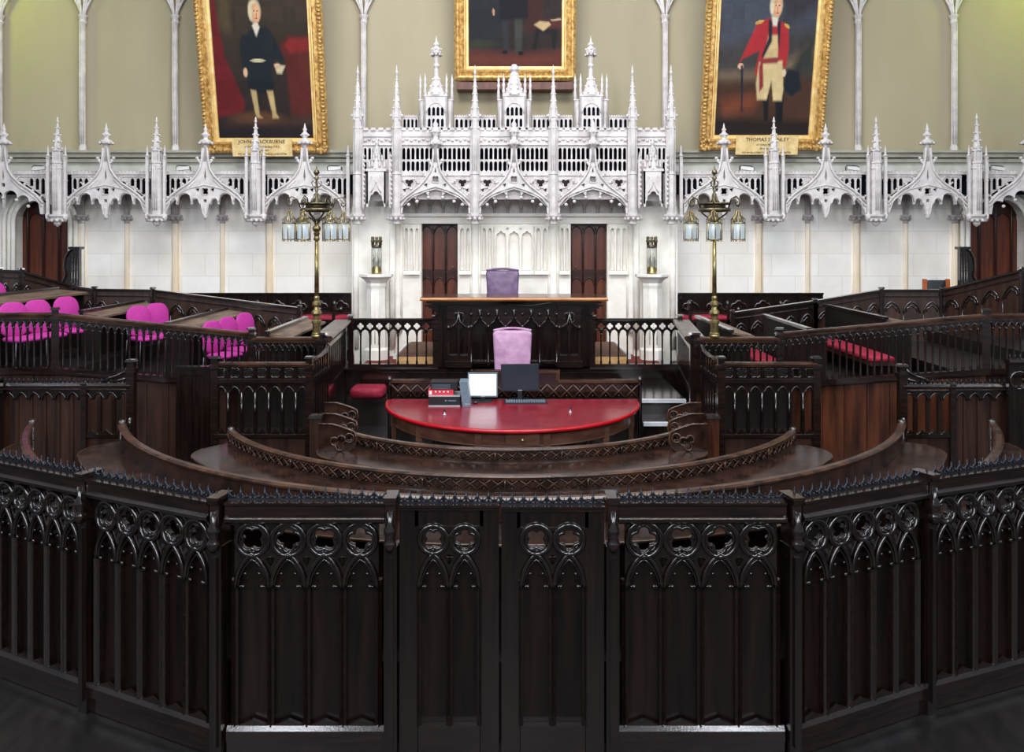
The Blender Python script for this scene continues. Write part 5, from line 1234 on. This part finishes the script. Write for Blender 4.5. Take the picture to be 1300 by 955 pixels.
# lattice-fronted bench back behind the red table
D = 12.5; xa, xb = X(497, D), X(810, D); W_ = xb - xa; o = thing('lattice_bench', 'long lattice-carved bench back behind the red table', 'bench', (xa, D, WF)); h = Zp(482, D) - WF; hm = Zp(470, D) - WF
c0, c1 = X(600, D) - xa, X(708, D) - xa
m = M(); m.plate([(0, 0), (W_, 0), (W_, h), (c1, h), (c1, hm), (c0, hm), (c0, h), (0, h)], [], 0, .05); m.build('bench_back', WOOD, o)
m = M(); z0, z1 = Zp(505, D) - WF + .0, h - .07; n = 19
for i in range(n):
    a, b = i * W_ / n, (i + 1) * W_ / n; m.tube([(a, -.012, z0), (b, -.012, z1)], .017, 4); m.tube([(a, -.012, z1), (b, -.012, z0)], .017, 4); m.ball((a + b) / 2, -.012, (z0 + z1) / 2, .022, n=6, m=3)
    for zz in (z0 + .03, z1 - .03): m.ball((a + b) / 2, -.01, zz, .014, n=5, m=3)
m.build('lattice_band', WOODF, o)
m = M(); m.box(0, c0, -.035, .07, h - .04, h); m.box(c1, W_, -.035, .07, h - .04, h); m.box(c0, c1, -.035, .07, hm - .04, hm); m.box(c0 - .03, c0 + .03, -.03, .06, h, hm); m.box(c1 - .03, c1 + .03, -.03, .06, h, hm); m.box(0, W_, -.03, .0, z0 - .05, z0 - .02); m.build('bench_rail', WOODF, o)
for x in (-.03, W_ + .03): m = M(); m.lathe([(.03, 0), (.03, h - .1), (.045, h - .08), (.03, h - .04), (.05, h), (.02, h + .04)], 0, .02, 8); m.build('bench_end_post', WOODX, o, (x, 0, 0))

# ------------------------------------------------------------------ red table
APR = mat('brown_table_oak', (70, 44, 34), (104, 70, 54), .32, scale=(3, 3, 9)); TZ = 1.36; TY = 12.15; TA, TB = 1.76, 1.92; TX = X(650.5, 12)
o = thing('half_round_table', 'large half-round table with glossy red leather top', 'table', (TX, TY, WF)); h = TZ - WF
def dpts(a, b, n=40): return [(a * cos(pi + pi * i / n), b * sin(pi + pi * i / n)) for i in range(n + 1)]
def slab(m, pts, z0, z1):
    n = len(pts); m.add([(x, y, z) for z in (z0, z1) for x, y in pts], [tuple(range(n))[::-1], tuple(range(n, 2 * n))] + [(i, (i + 1) % n, n + (i + 1) % n, n + i) for i in range(n)]); return m
slab(M(), dpts(TA - .03, TB - .03), h - .02, h).build('table_top', RED, o)
m = M(); pp = [(x, y, h - .025) for x, y in dpts(TA - .02, TB - .02)]; m.tube(pp, .026, 8, up=(0, 0, 1)); m.tube([pp[0], pp[-1]], .026, 8, up=(0, 0, 1)); m.build('table_edge', REDE, o)
m = M(); A = dpts(TA - .09, TB - .09, 36); n = len(A)
m.add([(x, y, z) for z in (h - .22, h - .045) for x, y in A], [(i, i + 1, n + i + 1, n + i) for i in range(n - 1)] + [(0, n, 2 * n - 1, n - 1)])
for zz in (h - .215, h - .05): m.tube([(x, y, zz) for x, y in A], .012, 5, up=(0, 0, 1))
m.build('apron', APR, o)
legm = M(); legm.frus(0, 0, 0, .02, .02, h - .25, .035, .035); legm.box(-.042, .042, -.042, .042, h - .27, h - .05); legm = legm.mesh('leg', APR)
for t in (.08, .25, .42, .58, .75, .92): obj('leg', legm, o, ((TA - .11) * cos(pi + pi * t), (TB - .11) * sin(pi + pi * t), 0))
for x in (-1.1, 0, 1.1): obj('leg', legm, o, (x, -.06, 0))
m = M(); m.box(.02, .42, -.012, 0, -.07, .07); m.build('apron_drawer', APR, o, (-.1, -(TB - .085), h - .13)); 
m = M(); m.lathe([(.018, 0), (.012, .02), (.022, .03), (.015, .045)], 0, 0, 8); m.xf(lambda x, y, z: (x, -z, y)); m.build('drawer_knob', BRASS, o, (.12, -(TB - .07), h - .13))


def on(px, py): D = (ZC - TZ) * F / (py - HY); return X(px, D), D, TZ


# desk equipment
x, y, z = on(564, 516); o = thing('desktop_computer', 'black desktop computer case with silver edges lying on red table', 'computer', (x, y, z)); k = y / F
M().box(-.21, .21, 0, .36, .012, .135).build('case', BLACKP, o); m = M(); m.box(-.212, .212, -.004, .36, 0, .014); m.box(-.212, .212, -.004, .36, .13, .142); m.build('silver_trim', SILV, o)
m = M(); m.ball(.02, -.005, .075, .014, .004, .014); m.box(.05, .16, -.004, 0, .068, .082); m.build('front_badge', GREYP, o)
o = thing('red_folder_case', 'red and pink folder box stacked on the desktop computer', 'box', (x - .02, y + .04, z + .142)); M().box(-.2, .14, 0, .26, 0, .075).build('red_box', REDP, o)
m = M(); m.box(-.19, -.15, -.004, 0, .01, .06); [m.ball(-.10 + i * .055, -.004, .045, .016, .004, .012) for i in range(4)]; m.build('printed_marks', PAPER, o)
o = thing('black_recorder', 'black device lying on top of the red folder box', 'device', (x - .02, y + .04, z + .217)); M().box(-.17, .19, 0, .26, 0, .10).build('body', BLACKP, o); m = M(); [m.box(-.15, .1, -.003, 0, .015 + i * .022, .022 + i * .022) for i in range(3)]; m.build('front_slots', GREYP, o)
x, y, z = on(592, 516.5); o = thing('grey_tower', 'slim upright grey computer tower between black case and lit monitor', 'computer', (x, y, z)); m = M(); m.add([(a, b, c_) for c_, q in ((0, .0), (.33, -.045)) for b in (0, .3) for a in (-.05 + q, .06 + q)], [(0, 2, 3, 1), (4, 5, 7, 6), (0, 1, 5, 4), (2, 6, 7, 3), (0, 4, 6, 2), (1, 3, 7, 5)]); m.build('casing', GREYP, o)
m = M(); m.box(-.02, .05, -.003, 0, .02, .03); m.lathe([(.008, 0), (.008, .003)], 0, 0, 8); m.build('front_grille', SILV, o, (0, -.003, .01))


def monitor(label, px0, px1, py0, py1, pyb, M_, bez, zlab, rot=0.):
    x, y, z = on((px0 + px1) / 2, pyb); k = y / F; W_ = (px1 - px0) * k; H_ = (py1 - py0) * k; zb_ = (pyb - py1) * k
    o = thing('computer_monitor', label, 'monitor', (x, y + .1, z), rot, 'monitors'); m = M(); m.box(-W_ / 2, W_ / 2, 0, .045, zb_, zb_ + H_); m.build('monitor_body', zlab, o)
    b = bez; M().box(-W_ / 2 + b, W_ / 2 - b, -.003, 0, zb_ + b * 1.2, zb_ + H_ - b).build('screen', M_, o)
    m = M(); m.box(-.03, .03, .02, .05, .01, zb_ + .1); m.box(-.13, .13, -.08, .12, 0, .015); m.build('stand', BLACKP, o); M().box(-.03, .03, -.005, 0, zb_ + .004, zb_ + .014).build('logo_strip', SILV, o)
    return o


del_ = monitor('small grey monitor with lit white screen on red table', 593.5, 631.5, 475, 506, 512, scr, .018, GREYP)
monitor('larger black monitor with dark screen behind the keyboard on red table', 636, 684.5, 464, 498, 510, mat('dark_screen', (34, 41, 50), (38, 46, 56), .3), .012, BLACKP, R(3))
x, y, z = on(668, 513); o = thing('keyboard', 'black keyboard on red table in front of dark monitor', 'keyboard', (x, y, z), R(2)); m = M(); m.add([(a, b, c_) for b, t in ((0, .015), (.15, .03)) for a in (-.29, .29) for c_ in (0, t)], [(0, 1, 3, 2), (4, 6, 7, 5), (1, 5, 7, 3), (0, 2, 6, 4), (0, 4, 5, 1), (2, 3, 7, 6)]); m.build('keyboard_base', BLACKP, o)
m = M(); [m.box(-.275 + i * .034, -.275 + i * .034 + .026, .012 + j * .027, .012 + j * .027 + .02, .016 + j * .0027, .024 + j * .0027) for i in range(16) for j in range(5)]; m.build('keys', GREYP, o)
x, y, z = on(603.5, 512.5); o = thing('computer_mouse', 'small black mouse in front of lit monitor', 'mouse', (x, y, z)); M().ball(0, 0, .012, .035, .05, .02, 10, 6).build('mouse_body', BLACKP, o); M().tube([(0, .04, .01), (.02, .12, .005), (.1, .2, .005)], .004, 5).build('mouse_cable', BLACKP, o)
for px, py, lb in ((564.5, 527, 'tiny black microphone stub on red table before the black case'), (724, 524, 'tiny black microphone stub alone on the bare end of red table')):
    x, y, z = on(px, py); o = thing('microphone', lb, 'microphone', (x, y, z)); M().lathe([(.022, 0), (.02, .012), (.006, .016), (.006, .045)], 0, 0, 10).build('microphone_base', SILV, o); M().lathe([(.006, .04), (.012, .05), (.012, .07), (.003, .08)], 0, 0, 8).build('microphone_head', BLACKP, o)

# ------------------------------------------------------------------ brass lamp standards
def lamp_standard(label, px):
    D = 12.1; k = K(D); o = thing('lamp_standard', label, 'lamp', P(px, 428, D))
    zz = lambda py: 428 - py
    m = M(); m.lathe([(6.2, 0), (6.2, 5), (5.2, 6), (5.2, 17), (6.5, 18), (6.5, 21), (4, 22), (4.4, 27), (6.4, 30), (6.0, 33), (3.6, 35), (3.2, 38), (5.6, 41), (5.4, 44), (3, 46), (3.6, 50), (2.7, 53)], 0, 0, 8, False, pi / 8)
    m.lathe([(5.6, 0), (6.6, .5), (6.6, 3)], 0, 0, 12); m.scale(k); m.build('lamp_base', BRASS, o)
    m = M(); m.lathe([(2.9, 50), (2.3, 122)], 0, 0, 10); m.lathe([(2.6, 122), (4.2, 124), (3.2, 127), (3.2, 130), (4.2, 131), (3, 133), (5, 136), (5.4, 139), (2.6, 142), (2.2, 146), (1.6, 150)], 0, 0, 12); m.scale(k); m.build('pole', BRASS, o)
    m = M()
    for a in range(6):
        c_, s_ = cos(a * pi / 3 + .26), sin(a * pi / 3 + .26)
        m.tube([(r * c_, r * s_, z) for r, z in ((1, 140), (2, 145), (6, 150), (13, 154), (18, 158), (18.5, 162))], [1.1, 1, 1, .9, .9, .8], 5, up=(0, 0, 1))
    m.lathe([(19, 159), (20.5, 160), (20.5, 163), (19, 164), (18, 163), (18, 160), (19, 159)], 0, 0, 24)
    m.lathe([(13, 163), (14, 163.5), (14, 169), (13, 170), (12.4, 169), (12.4, 164)], 0, 0, 20)
    m.lathe([(20.5, 168), (22, 169), (21, 170.5), (20, 169), (20.5, 168)], 0, 0, 24)
    m.scale(k); m.build('crown_ring', BRASSD, o)
    m = M(); m.lathe([(9, 166), (3, 172), (2.2, 182), (1.5, 184), (2.8, 188), (1.6, 190), (1.4, 199), (3.4, 202), (1.6, 204), (1.6, 206), (4, 208), (3.2, 211), (1, 213), (.3, 218)], 0, 0, 10)
    for a in range(4):
        c_, s_ = cos(a * pi / 2 + .4), sin(a * pi / 2 + .4)
        m.tube([(r * c_, r * s_, z) for r, z in ((9, 169), (5, 174), (2.5, 182))], .8, 5, up=(0, 0, 1))
        m.tube([(r * c_, r * s_, z) for r, z in ((1.5, 190), (5, 192), (6.5, 196), (4.5, 198))], .7, 5, up=(0, 0, 1))
    m.scale(k); m.build('upper_stem', BRASSD, o)
    arm = M(); arm.tube([(r, 0, z) for r, z in ((20, 164), (24, 175), (31, 178), (36, 174), (36.5, 169), (34, 166), (31, 167), (30.5, 170), (33, 171.5))], .8, 5); arm.tube([(33.6, 0, 166), (33.6, 0, 158)], .35, 4); arm.scale(k); arm = arm.mesh('scroll_arm', BRASSD)
    for i in range(6):
        ang = i * pi / 3 + .26
        if i == 1: pass
        obj('scroll_arm', arm, o, (0, 0, 0), ang)
    # lantern: hexagonal glazed cage with scrolled crown
    fr = M(); w6 = 8.6
    for i in range(6):
        a = i * pi / 3; b = a + pi / 3; x0, y0, x1, y1 = w6 * cos(a), w6 * sin(a), w6 * cos(b), w6 * sin(b)
        fr.tube([(x0, y0, 123.5), (x0, y0, 145)], .6, 4, up=(1, 0, 0)); fr.tube([(x0, y0, 124), (x1, y1, 124)], .7, 4, up=(0, 0, 1)); fr.tube([(x0, y0, 144.6), (x1, y1, 144.6)], .8, 4, up=(0, 0, 1)); fr.ball(x0, y0, 122.2, .9)
        fr.tube([(r * cos(a), r * sin(a), z) for r, z in ((8.4, 145), (9.0, 149), (6, 152), (3.4, 154), (2.8, 158), (.8, 159.5))], .5, 4, up=(0, 0, 1))
        fr.tube([(r * cos(a), r * sin(a), z) for r, z in ((6, 146), (4, 149), (5, 151), (6.4, 149.5))], .4, 4, up=(0, 0, 1))
    fr.ball(0, 0, 159.5, 1.2); fr.lathe([(2, 123.5), (3, 124.5), (1.4, 127)], 0, 0, 8); fr.scale(k); fr = fr.mesh('lantern_frame', BRASS)
    gl = M().lathe([(8.3, 124.5), (8.3, 144)], 0, 0, 6, False); gl.f = gl.f[:-2]; gl.s = gl.s[:-2]; gl.scale(k); gl = gl.mesh('lantern_glass', GLASS)
    bu = M().lathe([(.8, 126), (1.2, 129), (2.6, 133), (2.8, 138), (1.4, 141.5), (.2, 142.5)], 0, 0, 10); bu.scale(k); bu = bu.mesh('bulb', bulb)
    for i in range(6):
        ang = i * pi / 3 + .26; x, y = 33.6 * k * cos(ang), 33.6 * k * sin(ang)
        f = obj('lantern', fr, o, (x, y, 0), ang + .3); obj('lantern_glass', gl, f); obj('bulb', bu, f)
    return o


lamp_standard('tall brass standard with six hanging lanterns, on pink-chair side post', 402)
lamp_standard('tall brass standard with six hanging lanterns, on red-bench side post', 907)

# floodlights lying behind the parapet
for px, lb, t in ((50, 'small floodlight on canopy ledge next to outermost doorway pier, pink-chair side', 0), (233, 'small floodlight on canopy ledge below empty wall, pink-chair side', 0), (425, 'small floodlight on canopy ledge by central screen, pink-chair side', 0),
                  (948, 'small floodlight on canopy ledge under officer portrait plaque', 1), (1083, 'small floodlight on canopy ledge beyond officer portrait', 1), (1266, 'small floodlight on canopy ledge above doorway, red-bench side', 1)):
    D = 17.65; k = K(D); o = thing('floodlight', lb, 'floodlight', P(px, 217, D), 0, 'floodlights on the canopy ledges'); m = M(); m.box(-8, 8, -3, 3, 1, 5); m.xf(lambda x, y, z: (x, y, z + x * (-.12 if t else .1))); m.scale(k); m.build('lamp_housing', WHITEP, o)
    m = M(); m.tube([(-9, 0, 0), (-9.5, 0, 5), (-7, 0, 7), (6, 0, 6), (9, 0, 4), (9, 0, 0)], .6, 5); m.scale(k); m.build('bracket', BLACKP, o)


# ------------------------------------------------------------------ front screen
def screen_panel(label, p0, p1, n, leaf_=False, z1=1.80, zbot=.22, stile=.05, name='oak_screen', grp='panels of the front screen', knob=True, drop=0.):
    L_, a = frame2(p0, p1); o = thing(name, label, 'gate' if leaf_ else 'screen', (p0[0], p0[1], 0), a, grp)
    e = stile; W_ = L_ - 2 * e; st = W_ / n; r = min(st / 2, .142); zc = 1.526 - drop; zsp = 1.19 - drop; hA = .205
    # cap
    m = M(); y0 = -.06 if not leaf_ else -.035
    if not leaf_: m.sweep([(y0, z1 - .155), (y0 - .035, z1 - .135), (y0 - .045, z1 - .11), (y0 - .02, z1 - .09), (y0 - .02, z1 - .03), (y0 - .04, z1 - .015), (y0 - .04, z1), (.06, z1), (.06, z1 - .155)], [(0, 0, 0, 1), (L_, 0, 0, 1)])
    else: m.sweep([(y0, z1 - .05), (y0 - .02, z1 - .04), (y0 - .02, z1 - .025), (y0 - .035, z1 - .015), (y0 - .035, z1), (.05, z1), (.05, z1 - .05)], [(0.004, 0, 0, 1), (L_ - .004, 0, 0, 1)])
    m.build('cap_rail', WOODX, o)
    # cresting: small arcs with spikes
    m = M(); k = max(3, round(L_ / .083)); s = L_ / k
    for i in range(k):
        c = (i + .5) * s
        m.lathe([(.011, z1), (.009, z1 + .02), (.013, z1 + .035), (.010, z1 + .045), (.002, z1 + .085)], i * s + .0, .0, 5)
        m.tube([(i * s + s * t, .0, z1 + .012 + .035 * (2 * t - 1) ** 2) for t in (0, .2, .4, .5, .6, .8, 1)], .0065, 4); m.ball(c, 0, z1 + .018, .011); m.lathe([(.006, z1 + .01), (.002, z1 + .045)], c, 0, 4)
    m.box(0, L_, -.012, .012, z1, z1 + .01); m.build('cresting', IRON, o)
    # tracery plate
    m = M(); zt = z1 - (.15 if not leaf_ else .16); low = [(e, zsp - .05)]
    for i in range(n): low += arch_pts(e + (i + .5) * st, zsp, st * .86, hA, 12, .034, 2.5)
    low += [(L_ - e, zsp - .05)]
    hs = [foil(e + (i + .5) * st, zc, r * .70, 4, (pi / 4 if i % 2 == (0 if p0[0] < .3 else 1) else 0), 8) for i in range(n)]
    for i in range(1, n): x = e + i * st; hs.append([(x - .035, zc - r - .012), (x, zc - r * .55 - .05), (x + .035, zc - r - .012), (x, zc - r - .075)][::-1])
    m.plate(low + [(L_ - e, zt), (e, zt)], hs, -.022, .022); m.build('tracery', WOOD, o)
    # roll mouldings: circle rings, foils, arches
    m = M()
    for i in range(n):
        x = e + (i + .5) * st
        m.tube([(x + (r - .012) * cos(t * pi / 10), -.034, zc + (r - .012) * sin(t * pi / 10)) for t in range(20)], .019, 8, True)
        m.tube([(x + (r - .036) * cos(t * pi / 8), -.026, zc + (r - .036) * sin(t * pi / 8)) for t in range(16)], .010, 6, True)
        m.tube([(q[0], -.024, q[1]) for q in foil(x, zc, r * .74, 4, (pi / 4 if i % 2 == (0 if p0[0] < .3 else 1) else 0), 7)], .014, 7, True)
    m.build('circle_mouldings', WOOD, o)
    m = M()
    for i in range(n):
        x = e + (i + .5) * st
        m.tube([(q[0], -.036, q[1]) for q in arch_pts(x, zsp, st * .93, hA + .035, 8)], .016, 7); m.tube([(q[0], -.026, q[1]) for q in arch_pts(x, zsp, st * .80, hA - .01, 8)], .009, 5)
        for s_ in (-1, 1):
            m.ball(x + s_ * st * .26, -.03, zsp + .005, .018, .014, .016); m.ball(x + s_ * st * .19, -.03, zsp + .095, .014, .012, .013)
            m.tube([(x + s_ * st * .38, -.028, zsp - .0), (x + s_ * st * .28, -.03, zsp + .012)], .009, 5)
    m.build('arch_mouldings', WOOD, o)
    # mullions
    b = M(); b.sweep([(-.022, -.012), (0, -.05), (.022, -.012), (.022, .01), (-.022, .01)], [(0, 0, 0, 0)])
    b = M(); zt2 = zsp + .05
    b.add([(x, y, z) for z in (zbot, zt2) for x, y in ((-.026, .02), (-.024, -.018), (-.009, -.030), (0, -.05), (.009, -.030), (.024, -.018), (.026, .02))], [tuple(range(7))[::-1], tuple(range(7, 14))] + [(i, (i + 1) % 7, 7 + (i + 1) % 7, 7 + i) for i in range(7)])
    bm_ = b.mesh('mullion', WOODX)
    for i in range(n + 1): obj('mullion', bm_, o, (e + i * st, 0, 0))
    # boards
    m = M()
    for i in range(n): m.box(e + i * st + .003, e + (i + 1) * st - .003, .022, .04, .0, zsp + hA * .93)
    m.build('back_boards', mat_boards, o)
    # bottom sill and plinth
    m = M(); m.sweep([(-.05, zbot - .03), (-.056, zbot - .10), (.0, zbot - .10), (.0, zbot + .0), (-.026, zbot)], [(0, 0, 0, 1), (L_, 0, 0, 1)]) if not leaf_ else m.box(e, L_ - e, -.03, .02, 0.01, zbot)
    m.box(0, L_, -.04, .03, 0.005, zbot - .1) if not leaf_ else None
    if not leaf_:
        for i in range(n): c = e + (i + .5) * st; m.add([(c + a, y, zbot + z) for y in (-.03, .0) for a, z in ((-st * .42, 0), (st * .42, 0), (0, .04))], [(0, 1, 2), (5, 4, 3), (0, 2, 5, 3), (2, 1, 4, 5), (1, 0, 3, 4)])
    m.build('sill', WOODX, o)
    if leaf_:
        m = M(); m.box(0.006, e + .004, -.03, .03, .01, z1 - .05); m.box(L_ - e - .004, L_ - .006, -.03, .03, .01, z1 - .05); m.box(e - .02, L_ - e + .02, -.03, .03, z1 - .16, z1 - .05); m.box(e - .01, L_ - e + .01, -.04, -.0, z1 - .175, z1 - .155); m.build('leaf_frame', WOOD, o)
    return o


def screen_post(label, x, y, an, z1=1.82):
    o = thing('screen_post', label, 'post', (x, y, 0), an, 'posts of the front screen'); w_ = .045
    m = M(); m.box(-w_, w_, -.08, .06, 0, z1 - .33); m.box(-.02, .02, -.10, -.08, .1, z1 - .4); m.build('post_shaft', WOOD, o)
    m = M(); m.box(-w_ * .8, w_ * .8, -.09, .06, z1 - .33, z1 - .02); m.frus(0, -.02, z1 - .03, .036, .09, z1 + .005, .044, .10); m.box(-.044, .044, -.12, .08, z1 + .005, z1 + .02); m.build('post_cap', WOODX, o)
    m = M(); m.lathe([(.02, z1 - .36), (.045, z1 - .32), (.045, z1 - .29), (.028, z1 - .27), (.042, z1 - .24), (.042, z1 - .20), (.02, z1 - .16), (.022, z1 - .08)], 0, -.10, 10); m.build('turned_roll', WOODX, o)
    return o


mat_boards = mat('dark_panel_boards', (10, 6, 5), (30, 16, 12), .3, scale=(14, 14, 1.2), bump=.08, spec=.5, rvar=.06)
D = 6.1; xs = [X(p, D) for p in (281, 497.5, 635, 776.5, 1003)]
screen_panel('four-circle screen panel immediately beside the gates, pink-chair side', (xs[0] + .05, D), (xs[1] - .04, D), 4)
screen_panel('gate leaf of front screen hinged on the pink-chair side', (xs[1] + .05, D), (xs[2] - .003, D), 2, True, z1=1.775, stile=.135, name='screen_gate', grp='gate leaves of the front screen')
screen_panel('gate leaf of front screen hinged on the red-bench side', (xs[2] + .003, D), (xs[3] - .05, D), 2, True, z1=1.765, stile=.135, name='screen_gate', grp='gate leaves of the front screen')
screen_panel('four-circle screen panel immediately beside the gates, red-bench side', (xs[3] + .04, D), (xs[4] - .05, D), 4)
for x, lb in ((xs[1], 'gatepost of front screen on the pink-chair side'), (xs[3], 'gatepost of front screen on the red-bench side')): screen_post(lb, x, D, 0)
lp1 = (X(116, 6.70), 6.70); lp2 = (X(-6, 7.26), 7.26); lp3 = (lp2[0] - 1.2, lp2[1] + .75)
rp1 = (X(1172, 6.68), 6.68); rp2 = (X(1318, 7.16), 7.16); rp3 = (rp2[0] + 1.2, rp2[1] + .8)
def seg(lb, a, b, n):
    L_, an = frame2(a, b); g = .04; u = ((b[0] - a[0]) / L_, (b[1] - a[1]) / L_)
    screen_panel(lb, (a[0] + u[0] * g, a[1] + u[1] * g), (b[0] - u[0] * g, b[1] - u[1] * g), n)
seg('five-circle angled screen panel beyond four-circle panel, pink-chair side', lp1, (xs[0], D), 5)
seg('outermost visible angled screen panel at frame edge, pink-chair side', lp2, lp1, 5)
seg('five-circle angled screen panel beyond four-circle panel, red-bench side', (xs[4], D), rp1, 5)
seg('outermost visible angled screen panel at frame edge, red-bench side', rp1, rp2, 5)
for (x, y), an, lb in (((xs[0], D), -R(13), 'post at first bend of front screen, pink-chair side'), ((xs[4], D), R(13), 'post at first bend of front screen, red-bench side'), (lp1, -R(26), 'post between the two angled screen panels, pink-chair side'), (rp1, R(26), 'post between the two angled screen panels, red-bench side')): screen_post(lb, x, y, an)
